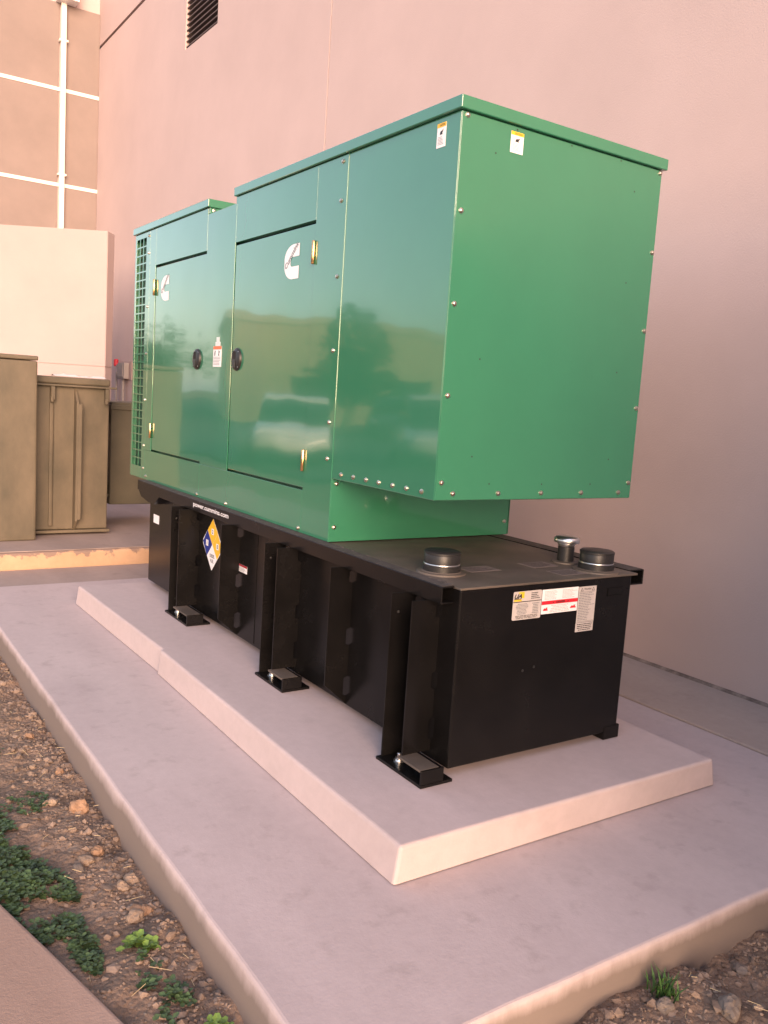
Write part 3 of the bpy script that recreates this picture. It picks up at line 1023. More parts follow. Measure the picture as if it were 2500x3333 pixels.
for b_ in (0.7325, 0.6195):
    bars('rule', EN, [(0.579, 0.665, b_, b_ + 0.001)], 0.0020, PRINT, C)
text_lines(EN, 0.580, 0.664, 0.623, 0.731, 17, 0.0021, GREYPRINT, C, 12, fill=0.38)
D = flat('notice_label', EN, rect(0.574, 0.668, 0.580, 0.6145), 0.0016, PAPER, ft)
text_lines(EN, 0.580, 0.662, 0.583, 0.612, 4, 0.0021, PRINT, D, 15, align='c')

# side labels: diamond, sticker, small red/white label
SN = Frame((TX0, 0, 0), (0, -1, 0), (0, 0, 1))
cy, cz, rr = -1.967, 0.560, 0.1435
c8 = 0.012
DIA = flat('hazard_diamond', SN, [(cy, cz + rr), (cy - rr + c8, cz + c8), (cy - rr + c8, cz - c8), (cy, cz - rr), (cy + rr - c8, cz - c8), (cy + rr - c8, cz + c8)], 0.0016, WHITE, ft)
DIA['label'] = 'hazard diamond in yellow, blue and white reading 2, 1, 0 and DIESEL FUEL'
g = 0.0012


def quad_d(name, ca, cb, m):
    h = rr / 2 - g
    pts = [(ca, cb + h), (ca - h, cb), (ca, cb - h), (ca + h, cb)]
    out = []
    for a, b in pts:
        out.append((max(cy - rr + c8, min(cy + rr - c8, a)), b))
    return flat(name, SN, out, 0.0021, m, DIA, th=0.0004)


quad_d('yellow_square', cy, cz + rr / 2, YELLOW)
quad_d('yellow_square', cy + rr / 2, cz, YELLOW)
quad_d('blue_square', cy - rr / 2, cz, BLUE)
quad_d('white_square', cy, cz - rr / 2, WHITE)
for a, b, ch in ((cy, cz + rr / 2, '2'), (cy + rr / 2, cz, '0'), (cy - rr / 2, cz, '1')):
    flat('number_patch', SN, rect(a - 0.016, a + 0.016, b - 0.0165, b + 0.0165), 0.0025, WHITE, DIA, th=0.0003)
    text('number', ch, SN, a, b, 0.0029, PRINT, DIA, height=0.023, bold=0.025)
text('diesel_word', 'DIESEL', SN, cy + 0.004, cz - 0.062, 0.0025, PRINT, DIA, width=0.066, height=0.019, bold=0.02)
text('fuel_word', 'FUEL', SN, cy + 0.004, cz - 0.090, 0.0025, PRINT, DIA, width=0.046, height=0.019, bold=0.02)
flat('blank_sticker', SN, [(-2.936, 0.536), (-2.835, 0.536), (-2.835, 0.590), (-2.936, 0.590)], 0.0016, WHITE, ft)
Q = flat('small_notice', SN, rect(-1.612, -1.512, 0.488, 0.526), 0.0016, WHITE, ft)
bars('red_header', SN, [(-1.612, -1.512, 0.5155, 0.526)], 0.0020, mat('dark_red', (0.30, 0.012, 0.025), rough=0.4), Q)
text_lines(SN, -1.606, -1.518, 0.491, 0.513, 5, 0.0020, GREYPRINT, Q, 18)
# web address on the rail
RF = Frame((-0.050, 0, 0), (0, -1, 0), (0, 0, 1))
text('web_address', 'power.cummins.com', RF, -1.879, 0.7625, 0.0009, WHITE, ft, width=0.484, height=0.0320, bold=0.018)

# ================================================================== GENERATOR ENCLOSURE
ge = thing('generator_enclosure', 'glossy green steel generator enclosure with two hinged side doors', 'generator', (0.5, 1.7, 0.79))
EW = 1.016
ZB, ZO, ZT = 0.7925, 1.0617, 2.366
TH = 0.004                                              # sheet thickness
# inner carcass, kept 3 cm behind the skins
boxes('carcass', [(0.035, EW - 0.03, 0.75, 3.40, ZB + 0.01, 2.30), (0.035, EW - 0.03, 0.03, 0.75, ZO + 0.02, 2.30)], GREEN_IN, ge)
# hood over the discharge end: side skin set 2.5 mm behind the main skin
hood = box('discharge_hood', 0.0025, EW - 0.002, 0.003, 0.720, ZO, ZT, GREEN, ge, bev=0.003)
ep = box('end_panel', 0.004, EW - 0.004, -0.0015, 0.0025, ZO + 0.003, ZT - 0.002, GREEN, hood, bev=0.0012)
plinth = box('end_plinth', 0.002, 1.0, 0.7135, 0.760, ZB, ZO - 0.0005, GREEN, ge, bev=0.002)
# main side skin in pieces round the doors
D1a, D1b, D2a, D2b, DT, DB = 3.016, 2.180, 1.801, 0.962, 2.137, 0.989


def skin(name, y0, y1, z0, z1, bev=0.0010):
    return box(name, 0.0, TH, y0, y1, z0, z1, GREEN, ge, bev=bev, seg=2)


sA = skin('side_skin', 0.716, D2b, ZB, ZT - 0.0015)
skin('side_skin', D2b + 0.0008, D2a - 0.0008, DT + 0.004, ZT - 0.0015)
sC = skin('side_skin', D2b + 0.0008, D1b + 0.0, ZB, DB - 0.006)
skin('side_skin', D2a, D1b - 0.0006, DB - 0.0052, 2.331)
sE = skin('side_skin', D1b + 0.0008, D1a - 0.0008, DT + 0.004, ZT - 0.0015)
sF = skin('side_skin', D1b + 0.0008, 3.128, ZB, DB - 0.006)
sG = skin('side_skin', D1a, 3.128, DB - 0.0052, ZT - 0.0015)
# rolled returns at door openings (dark shadow gap top and bottom)
for (ya, yb) in ((D2b, D2a), (D1b, D1a)):
    box('opening_return', 0.0042, 0.030, ya + 0.002, yb - 0.002, DT + 0.004, DT + 0.008, GREEN, ge)
    box('opening_return', 0.0042, 0.030, ya + 0.002, yb - 0.002, DB - 0.010, DB - 0.0065, GREEN, ge)


def door(y0, y1, hinge_far):
    d = box('door', 0.0035, 0.026, y0 + 0.0035, y1 - 0.0035, DB + 0.005, DT - 0.010, GREEN, ge, bev=0.0025, seg=2)
    yh = y1 if hinge_far else y0
    for z0, z1 in ((1.957, 2.055), (1.068, 1.162)):
        h = lathe('hinge', [(0.0066, 0), (0.0078, 0.002), (0.0078, (z1 - z0) / 2 - 0.001), (0.0064, (z1 - z0) / 2 - 0.0008), (0.0064, (z1 - z0) / 2 + 0.0008),
                            (0.0078, (z1 - z0) / 2 + 0.001), (0.0078, z1 - z0 - 0.002), (0.0066, z1 - z0)], (-0.0065, yh, z0), BRASS, d, n=14)
    return d


door2 = door(D2b, D2a, False)
door1 = door(D1b, D1a, True)


def latch(d, y, z):
    V, F = [], []
    n = 28
    prof = [(1.0, 0.0), (1.0, 0.006), (0.93, 0.012), (0.80, 0.0155), (0.5, 0.017)]
    for s, h in prof:
        for i in range(n):
            t = 2 * math.pi * i / n
            V.append((0.0035 - h, y + 0.052 * s * math.cos(t), z + 0.057 * s * math.sin(t)))
    for j in range(len(prof) - 1):
        for i in range(n):
            F.append((j * n + i, (j + 1) * n + i, (j + 1) * n + (i + 1) % n, j * n + (i + 1) % n))
    F.append(tuple(range((len(prof) - 1) * n, len(prof) * n)))
    bm = bmesh.new()
    bv = [bm.verts.new(v) for v in V]
    for f in F:
        bm.faces.new([bv[i] for i in f])
    L = from_bm('latch', bm, RUBBER, d, smooth=True)
    L['label'] = 'black oval paddle latch'
    # paddle and finger well
    box('paddle', -0.0175, -0.0142, y - 0.014, y + 0.016, z - 0.044, z - 0.006, RUBBER, L, bev=0.0025)
    box('finger_well', -0.0150, -0.0138, y - 0.010, y + 0.022, z + 0.001, z + 0.040, DARKGAP, L, bev=0.0012)
    for a, b in ((-0.030, 0.036), (-0.038, 0.0), (-0.030, -0.038), (0.034, 0.034), (0.034, -0.036)):
        lathe('screw', [(0.0042, 0), (0.0042, 0.0012), (0.003, 0.002)], (-0.0075 if abs(a) + abs(b) > 0.05 else -0.010, y + a, z + b), CHROME, L, n=8, axis='x')
    return L


latch(door2, 1.727, 1.558)
latch(door1, 2.268, 1.561)

# emblem on each door: a thick squared letter C with a diagonal word


def emblem(d, yl, yr, zb, zt, word):
    w, h = yl - yr, zt - zb
    pts = []
    # outer contour anticlockwise in (a,b), a grows to the near end
    pts.append((1.0, 1.0))
    pts.append((0.62, 1.0))
    for k in range(9):
        t = R(90 + 10 * (k + 0.5))
        pts.append((0.62 + 0.62 * math.cos(t), 0.58 + 0.42 * math.sin(t)))
    for k in range(9):
        t = R(180 + 10 * (k + 0.5))
        pts.append((0.56 + 0.56 * math.cos(t), 0.42 + 0.42 * math.sin(t)))
    pts.append((0.62, 0.0))
    pts.append((1.0, 0.0))
    pts.append((1.0, 0.36))
    pts.append((0.52, 0.36))
    for k in range(4):
        t = R(270 - 22.5 * (k + 0.5))
        pts.append((0.52 + 0.10 * math.cos(t), 0.45 + 0.09 * math.sin(t)))
    for k in range(4):
        t = R(180 - 22.5 * (k + 0.5))
        pts.append((0.52 + 0.10 * math.cos(t), 0.55 + 0.09 * math.sin(t)))
    pts.append((0.52, 0.64))
    pts.append((1.0, 0.64))
    fr = Frame((0.0035, 0, 0), (0, -1, 0), (0, 0, 1))
    P = [(-yl + a * w, zb + b * h) for a, b in pts]
    bm = bmesh.new()
    vs_ = [bm.verts.new(fr.at(a, b, 0.0009)) for a, b in P]
    f = bm.faces.new(vs_)
    bm.normal_update()
    bmesh.ops.triangulate(bm, faces=[f])
    e = from_bm('emblem', bm, WHITE, d)
    e['label'] = 'white squared C emblem with a diagonal grey word'
    text('emblem_word', 'Cummins', fr, -yl + 0.47 * w, zb + 0.685 * h, 0.0014, GREYPRINT, e, width=0.150 * w / 0.14, height=0.026, bold=0.03, rot=R(42))
    return e


emblem(door2, 1.247, 1.105, 1.911, 2.063, True)
emblem(door1, 2.912, 2.770, 1.915, 2.064, True)

# warning tag and label on the middle post
MF = Frame((0.0, 0, 0), (0, -1, 0), (0, 0, 1))
wl = flat('warning_sticker', MF, rect(-2.035, -1.925, 1.520, 1.628), 0.0012, WHITE, ge)
wl['label'] = 'white warning sticker with an orange header'
bars('orange_header', MF, [(-2.035, -1.925, 1.611, 1.628)], 0.0016, ORANGE, wl)
flat('symbol', MF, [(-2.018, 1.577), (-2.010, 1.577), (-2.006, 1.59), (-2.004, 1.604), (-2.013, 1.606), (-2.019, 1.59)], 0.0016, PRINT, wl, th=0.0002)
flat('symbol', MF, [(-1.968, 1.579), (-1.952, 1.577), (-1.956, 1.588), (-1.942, 1.606), (-1.957, 1.598), (-1.970, 1.608), (-1.962, 1.592)], 0.0016, PRINT, wl, th=0.0002)
text_lines(MF, -2.030, -1.934, 1.527, 1.574, 6, 0.0016, GREYPRINT, wl, 22, fill=0.35)
flat('white_tag', MF, [(-2.010, 1.6285), (-1.945, 1.6285), (-1.945, 1.650), (-1.957, 1.650), (-1.957, 1.675), (-1.998, 1.675), (-1.998, 1.650), (-2.010, 1.650)], 0.0012, mat('clear_tag', (0.62, 0.66, 0.66), rough=0.3), ge)


def caution(fr, a0, a1, b0, b1, parent, off):
    s = flat('caution_sticker', fr, rect(a0, a1, b0, b1), off, WHITE, parent)
    s['label'] = 'white caution sticker with a yellow header'
    w, h = a1 - a0, b1 - b0
    bars('yellow_header', fr, [(a0, a1, b1 - 0.17 * h, b1)], off + 0.0004, YELLOW, s)
    text('caution_word', 'CAUTION', fr, a0 + 0.56 * w, b1 - 0.085 * h, off + 0.0008, PRINT, s, width=0.6 * w, height=0.09 * h, bold=0.02)
    flat('symbol', fr, [(a0 + p * w, b0 + q * h) for p, q in ((0.34, 0.53), (0.62, 0.53), (0.60, 0.60), (0.66, 0.64), (0.70, 0.76), (0.58, 0.68), (0.42, 0.67), (0.36, 0.62))], off + 0.0008, PRINT, s, th=0.0003)
    text_lines(fr, a0 + 0.15 * w, a1 - 0.15 * w, b0 + 0.10 * h, b0 + 0.46 * h, 6, off + 0.0006, GREYPRINT, s, 31, fill=0.3)
    return s


caution(Frame((0.0025, 0, 0), (0, -1, 0), (0, 0, 1)), -0.130, -0.080, 2.266, 2.346, hood, 0.0012)
caution(Frame((0, -0.0015, 0), (1, 0, 0), (0, 0, 1)), 0.220, 0.278, 2.276, 2.346, hood, 0.0012)

# intake end: louvred mesh panel
VY0, VY1, VZ0, VZ1 = 3.200, 3.396, 0.868, 2.331
for args in ((3.1290, VY0, ZB, ZT - 0.0015), (VY1, 3.425, ZB, ZT - 0.0015), (VY0 + 0.0004, VY1 - 0.0004, ZB, VZ0), (VY0 + 0.0004, VY1 - 0.0004, VZ1, ZT - 0.0015)):
    sV = box('intake_frame', 0.0, TH, args[0], args[1], args[2], args[3], GREEN, ge, bev=0.0008)
box('intake_recess', 0.030, 0.034, VY0 - 0.02, VY1 + 0.02, VZ0 - 0.02, VZ1 + 0.02, GREEN_IN, ge)
gr = box('intake_mesh', 0.0010, 0.0030, VY0 - 0.001, VY0 + 0.0045, VZ0, VZ1, GREEN, ge)
for k in range(1, 3):
    y = VY0 + (VY1 - VY0) * k / 3
    box('bar', 0.0010, 0.0030, y - 0.0045, y + 0.0045, VZ0, VZ1, GREEN, gr)
NR = 28
base_bar = None
for k in range(1, NR):
    z = VZ0 + (VZ1 - VZ0) * k / NR
    if base_bar is None:
        base_bar = box('bar', 0.0005, 0.0035, VY0 - 0.001, VY1 + 0.001, -0.0038, 0.0038, GREEN, gr)
        base_bar.location.z = z
    else:
        c = base_bar.copy()
        COL.objects.link(c)
        c.parent = gr
        c.location.z = z
# louvre fins behind the mesh
for k in range(1, 12):
    pass
# ends, back and middle roof
box('intake_end', 0.004, EW - 0.002, 3.4255, 3.4295, ZB, ZT - 0.0015, GREEN, ge)
box('back_skin', EW - 0.004, EW - 0.0005, 0.722, 3.425, ZB, ZT - 0.006, GREEN, ge)
box('middle_roof', 0.0045, EW - 0.005, 1.79, 2.19, 2.3315, 2.335, GREEN, ge, bev=0.001)
np_ = box('hood_step', 0.003, EW - 0.004, 2.165, 2.1785, 2.3355, 2.369, GREEN, ge, bev=0.001)
box('hood_step', 0.003, EW - 0.004, 1.803, 1.815, 2.3355, 2.369, GREEN, ge, bev=0.001)


def roof(y0, y1):
    bm = bmesh.new()
    bm_box(bm, -0.013, EW + 0.011, y0, y1, 2.3668, 2.409, 0.003, 2)
    r_ = from_bm('roof_cap', bm, GREEN, ge)
    return r_


rA = roof(-0.017, 1.814)
rB = roof(2.152, 3.442)
box('roof_gap_shade', 0.008, EW - 0.01, 0.006, 1.80, 2.350, 2.3664, DARKGAP, ge)  # near-black strips painting the shadow line under the roof caps
box('roof_gap_shade', 0.008, EW - 0.01, 2.18, 3.42, 2.350, 2.3664, DARKGAP, ge)
for p in ((0.55, 0.2, 2.409), (0.82, 0.1, 2.409), (0.45, 2.6, 2.409)):
    bolt(rA if p[1] < 2 else rB, p, (0, 0, 1), 1.2)

# bolts
for z in (2.342, 2.189, 1.889, 1.590, 1.294, 1.141):
    bolt(sA, (0.0, 0.757, z), (-1, 0, 0))
for y in (0.640, 0.544, 0.448, 0.358, 0.263, 0.172, 0.077):
    bolt(hood, (0.0025, y, 1.086), (-1, 0, 0))
bolt(sC, (0.0, 0.983, 0.810), (-1, 0, 0))
bolt(sC, (0.0, 1.798, 0.810), (-1, 0, 0))
bolt(sF, (0.0, 2.203, 0.810), (-1, 0, 0))
bolt(sF, (0.0, 3.100, 0.815), (-1, 0, 0))
for z in (2.336, 2.230, 1.897, 1.600, 1.305, 1.010, 0.862):
    bolt(sV, (0.0, 3.154, z), (-1, 0, 0))
for x, z in ((0.026, 2.354), (0.026, 2.047), (0.026, 1.740), (0.026, 1.429), (0.026, 1.126), (0.080, 1.087), (0.292, 1.087), (0.507, 1.087), (0.724, 1.087), (0.940, 1.087),
             (0.996, 1.126), (0.998, 1.432), (1.000, 1.742), (1.000, 2.049), (1.001, 2.354)):
    bolt(hood, (x, -0.0015, z), (0, -1, 0))
for x, z in ((0.026, 1.040), (0.025, 0.855), (0.978, 0.857), (0.978, 1.040)):
    bolt(plinth, (x, 0.7135, z), (0, -1, 0))
bolt(rB, (0.026, 2.165, 2.352), (0, -1, 0))
hb = bmesh.new()
bmesh.ops.create_circle(hb, cap_ends=True, segments=8, radius=0.0032)
hme = bpy.data.meshes.new('rivet_hole')
hb.to_mesh(hme)
hb.free()
hme.materials.append(DARKGAP)
for x, z in ((0.247, 2.354), (0.511, 2.356), (0.774, 2.356), (0.864, 2.26), (0.866, 1.915), (0.863, 1.567), (0.863, 1.221), (0.771, 1.121), (0.507, 1.121),
             (0.158, 2.259), (0.157, 1.564), (0.155, 1.22), (0.245, 1.122)):
    bolt(hood, (x, -0.0021, z), (0, -1, 0), 1.0, hme, 'rivet_hole')

# ================================================================== DIRT, STONES, WEEDS
SOILM = mat('clod', (0.15, 0.107, 0.080), rough=0.95, col2=(0.33, 0.245, 0.19), vscale=9, bump=0.6, bscale=120, spec=0.15)
CLODS = [mat('orange_clod', (0.29, 0.18, 0.115), rough=0.95, var=0.25, vscale=30, bump=0.6, bscale=150, spec=0.15),
         mat('grey_clod', (0.19, 0.155, 0.13), rough=0.95, var=0.2, vscale=30, bump=0.6, bscale=150, spec=0.15),
         mat('tan_clod', (0.28, 0.205, 0.15), rough=0.95, var=0.2, vscale=30, bump=0.6, bscale=150, spec=0.15)]


def ico(sub):
    bm = bmesh.new()
    bmesh.ops.create_icosphere(bm, subdivisions=sub, radius=1.0)
    v = np.array([x.co[:] for x in bm.verts])
    bm.verts.index_update()
    f = np.array([[x.index for x in q.verts] for q in bm.faces])
    bm.free()
    return v, f


IV1, IF1 = ico(1)
IV2, IF2 = ico(3)


def lumps(name, spots, m, sub=1, kind='stuff'):
    V, F = (IV1, IF1) if sub == 1 else (IV2, IF2)
    vv, ff = [], []
    k = 0
    for x, y, z, s in spots:
        if sub == 1:
            q = V * (1 + 0.30 * nrg.standard_normal((len(V), 1)).clip(-1.3, 1.3))
        else:
            rad_ = np.ones(len(V))
            for f_, a_ in ((1.6, 0.20), (3.4, 0.13), (7.0, 0.08), (13.0, 0.05)):
                for _ in range(3):
                    d_ = nrg.standard_normal(3)
                    d_ /= np.linalg.norm(d_)
                    rad_ += a_ * np.abs(np.sin(f_ * (V @ d_) + nrg.uniform(0, 6.28))) - a_ * 0.6
            q = V * rad_[:, None]
        q = q * (s * nrg.uniform(0.7, 1.25, 3))
        a = nrg.uniform(0, 6.28)
        c, sn = math.cos(a), math.sin(a)
        q = np.stack([q[:, 0] * c - q[:, 1] * sn, q[:, 0] * sn + q[:, 1] * c, q[:, 2] * 0.75], -1) + (x, y, z)
        vv.append(q)
        ff.append(F + k)
        k += len(V)
    me = bpy.data.meshes.new(name)
    vv = np.concatenate(vv)
    ff = np.concatenate(ff)
    me.from_pydata(vv.tolist(), [], ff.tolist())
    me.materials.append(m)
    o = link(bpy.data.objects.new(name, me))
    o['kind'] = kind
    return o


def gz(x, y):
    return float(ground_z(np.array([x]), np.array([y]))[0])


def with_z(sp, k):
    a = np.array(sp)
    z = ground_z(a[:, 0], a[:, 1]) + k * a[:, 2]
    return [(p[0], p[1], q, p[2]) for p, q in zip(sp, z)]


def in_walk(x, y):
    n = len(WALK)
    c = False
    for i in range(n):
        (x1, y1), (x2, y2) = WALK[i], WALK[(i + 1) % n]
        if (y1 > y) != (y2 > y) and x < (x2 - x1) * (y - y1) / (y2 - y1) + x1:
            c = not c
    return c


def dirt_spot(near=0.5):
    while True:
        if rng.random() < 0.66:
            y = rng.uniform(-1.0, 3.4)
            x = -0.965 - abs(rng.gauss(0, 0.12 if rng.random() < near else 0.35))
        else:
            x = rng.uniform(-0.9, 1.7)
            y = -1.06 - abs(rng.gauss(0, 0.10 if rng.random() < near else 0.35))
        if not in_walk(x + 0.02, y) and x > -2.2 and y > -1.8:
            return x, y


sp = []
for i in range(6500):
    x, y = dirt_spot(0.72)
    s = min(0.016, 0.0026 * math.exp(abs(rng.gauss(0, 0.72))))
    sp.append((x, y, s))
sp = with_z(sp, 0.1)
struct(lumps('soil_clods', sp, SOILM, 1), 'stuff', 'brown crumbled soil along the slab edge')
sp = []
for i in range(320):
    x, y = dirt_spot(0.5)
    sp.append((x, y, rng.uniform(0.003, 0.007)))
sp = with_z(sp, 0.2)
struct(lumps('gravel', sp, CLODS[1], 1), 'stuff', 'pale grit scattered on the bare soil')
# larger clods, one object each
big = [(-1.03, 0.62, 0.030, 0), (-1.10, 0.70, 0.018, 2), (-1.05, 0.30, 0.026, 0), (-1.10, 0.26, 0.022, 2), (-1.00, 0.10, 0.020, 2), (-1.04, 0.06, 0.017, 2),
       (-1.13, 0.22, 0.020, 1), (-1.03, -0.09, 0.027, 0), (-1.06, -0.12, 0.022, 2), (-1.32, 0.42, 0.018, 0), (-1.05, -0.50, 0.018, 1), (-1.02, 0.95, 0.020, 0),
       (-1.10, 1.05, 0.016, 2), (-1.05, 1.35, 0.018, 0), (-0.02, -1.15, 0.024, 1), (0.12, -1.24, 0.03, 1), (0.35, -1.12, 0.022, 1), (0.50, -1.20, 0.028, 1), (-0.22, -1.16, 0.02, 1), (0.22, -1.33, 0.035, 1)]
names = ['orange', 'grey', 'tan']
for x, y, s, c in big:
    o = lumps('soil_lump', [(x, y, gz(x, y) + s * 0.30, s)], CLODS[c], 2)
    del o['kind']
    where = 'along the long slab edge' if x < -0.95 else 'in front of the slab end'
    tag(o, '%s lump of dried soil %s' % (names[c], where), 'soil lump', '%s soil lumps %s' % (names[c], where))

LEAF = [mat('clover_leaf', (0.045, 0.080, 0.027), rough=0.6, var=0.55, vscale=30), mat('bright_leaf', (0.12, 0.20, 0.035), rough=0.6, var=0.25, vscale=30)]


def leaves(name, spots, m, size=0.012):
    """spots: (x,y,z,s): a sprig of three small leaves each"""
    V, F = [], []
    for x, y, z, s in spots:
        a0 = rng.uniform(0, 6.28)
        for t in range(3):
            a = a0 + t * 2.1 + rng.uniform(-0.3, 0.3)
            tilt = rng.uniform(-0.25, 0.6)
            d = Vector((math.cos(a), math.sin(a), tilt)).normalized()
            w = Vector((-math.sin(a), math.cos(a), rng.uniform(-0.3, 0.3))) * s * 0.42
            b = Vector((x, y, z))
            k = len(V)
            V += [b, b + d * s * 0.45 + w, b + d * s + w * 0.45 + Vector((0, 0, -0.1 * s)), b + d * s - w * 0.45 + Vector((0, 0, -0.1 * s)), b + d * s * 0.45 - w, b + d * s * 0.55 + Vector((0, 0, -0.12 * s))]
            F += [(k, k + 1, k + 5), (k + 1, k + 2, k + 5), (k + 2, k + 3, k + 5), (k + 3, k + 4, k + 5), (k + 4, k, k + 5)]
    return mk(name, V, F, m)


def patch(cx, cy, rx, ry, n, h, s, seed, rot=0.0):
    r = random.Random(seed)
    out = []
    for i in range(n):
        a, q = r.uniform(0, 6.28), math.sqrt(r.random())
        u, v = math.cos(a) * q * rx, math.sin(a) * q * ry
        x = cx + u * math.cos(rot) - v * math.sin(rot)
        y = cy + u * math.sin(rot) + v * math.cos(rot)
        if in_walk(x + 0.005, y) or x > -0.955 and y > -1.045 or fbm(np.array([x]), np.array([y]), 14.0, 2, 77)[0] < 0.40:
            continue
        out.append((x, y, gz(x, y) + 0.004 + r.random() * h * (1 - 0.7 * q), s * r.uniform(0.6, 1.25)))
    return out


cl = patch(-1.37, 0.45, 0.12, 0.46, 1500, 0.030, 0.016, 1) + patch(-1.27, 0.10, 0.10, 0.24, 800, 0.028, 0.016, 2) + patch(-1.50, 0.95, 0.16, 0.45, 600, 0.02, 0.013, 3) \
    + patch(-1.09, -0.45, 0.05, 0.24, 300, 0.028, 0.016, 4) + patch(-1.22, -0.20, 0.035, 0.12, 160, 0.02, 0.014, 5) + patch(-1.18, 0.75, 0.08, 0.10, 90, 0.015, 0.013, 6) \
    + patch(-1.35, 1.4, 0.2, 0.3, 160, 0.015, 0.013, 8)
struct(leaves('clover', cl, LEAF[0]), 'stuff', 'low dark green clover creeping beside the walkway')
wp1 = leaves('weed', patch(-1.10, -0.28, 0.035, 0.05, 40, 0.03, 0.024, 11), LEAF[1])
tag(wp1, 'bright yellow-green leafy weed beside the slab corner', 'weed')
wp2 = leaves('weed', patch(-1.03, -0.66, 0.03, 0.03, 22, 0.03, 0.022, 12), LEAF[1])
tag(wp2, 'small yellow-green seedling close to the slab edge', 'weed')


def tuft(name, x, y, n, h, m, seed, spread=0.03):
    r = random.Random(seed)
    V, F = [], []
    z = gz(x, y)
    for i in range(n):
        a = r.uniform(0, 6.28)
        b = Vector((x + r.gauss(0, spread * 0.4), y + r.gauss(0, spread * 0.4), z))
        d = Vector((math.cos(a), math.sin(a), 0))
        w = Vector((-math.sin(a), math.cos(a), 0)) * r.uniform(0.002, 0.004)
        L = h * r.uniform(0.5, 1.1)
        le = r.uniform(0.25, 0.9)
        k = len(V)
        p1 = b + Vector((0, 0, L * 0.6)) + d * L * le * 0.35
        p2 = b + Vector((0, 0, L * 0.95)) + d * L * le
        V += [b - w, b + w, p1 - w * 0.8, p1 + w * 0.8, p2]
        F += [(k, k + 1, k + 3, k + 2), (k + 2, k + 3, k + 4)]
    return mk(name, V, F, m)


GRASS = mat('grass_blade', (0.05, 0.12, 0.025), rough=0.6, var=0.3, vscale=40)
tag(tuft('grass_tuft', 0.02, -1.115, 46, 0.065, GRASS, 3, 0.04), 'tuft of green grass against the near slab end', 'grass')
# straw bits
V, F = [], []
for i in range(110):
    x, y = dirt_spot(0.2)
    z = gz(x, y) + 0.012
    a = rng.uniform(0, 6.28)
    L = rng.uniform(0.015, 0.06)
    d = Vector((math.cos(a), math.sin(a), rng.uniform(-0.05, 0.25))) * L
    w = Vector((-math.sin(a), math.cos(a), 0)) * 0.0007
    b = Vector((x, y, z))
    k = len(V)
    V += [b - w, b + w, b + d + w, b + d - w, b + Vector((0, 0, 0.0015)), b + d + Vector((0, 0, 0.0015))]
    F += [(k, k + 1, k + 2, k + 3), (k, k + 4, k + 5, k + 3), (k + 1, k + 2, k + 5, k + 4)]
struct(mk('straw', V, F, mat('straw_stalk', (0.42, 0.33, 0.20), rough=0.8)), 'stuff', 'dry straw stalks on the soil')

# ================================================================== WHAT THE GREEN DOORS MIRROR
fb = thing('tan_building', 'low tan commercial building across the parking lot, mirrored in the green doors', 'building', (-28, 36, -0.13))
FBW = mat('tan_wall', (0.40, 0.31, 0.21), rough=0.9, var=0.05, vscale=0.5)
FM = Matrix.Translation((-26.8, 36.2, -0.13)) @ Matrix.Rotation(math.atan2(0.35, 0.94), 4, 'Z')


def fbox(name, x0, x1, y0, y1, z0, z1, m):
    bm = bmesh.new()
    bm_box(bm, x0, x1, y0, y1, z0, z1)
    bmesh.ops.transform(bm, matrix=FM, verts=bm.verts)
    return from_bm(name, bm, m, fb)


fbox('wall', -30, 10.7, 0, 14, 0, 5.2, FBW)
fbox('parapet', -30.2, 10.9, -0.15, 14.2, 5.2, 5.6, mat('parapet_tan', (0.42, 0.33, 0.23), rough=0.9))
for i in range(7):
    x = -27 + i * 5.4
    fbox('window', x, x + 2.2, -0.06, -0.001, 0.9, 2.6, mat('dark_glass', (0.02, 0.03, 0.035), rough=0.08))
fbox('door', -3.4, -2.4, -0.06, -0.001, 0, 2.1, mat('dark_door', (0.05, 0.05, 0.05), rough=0.5))


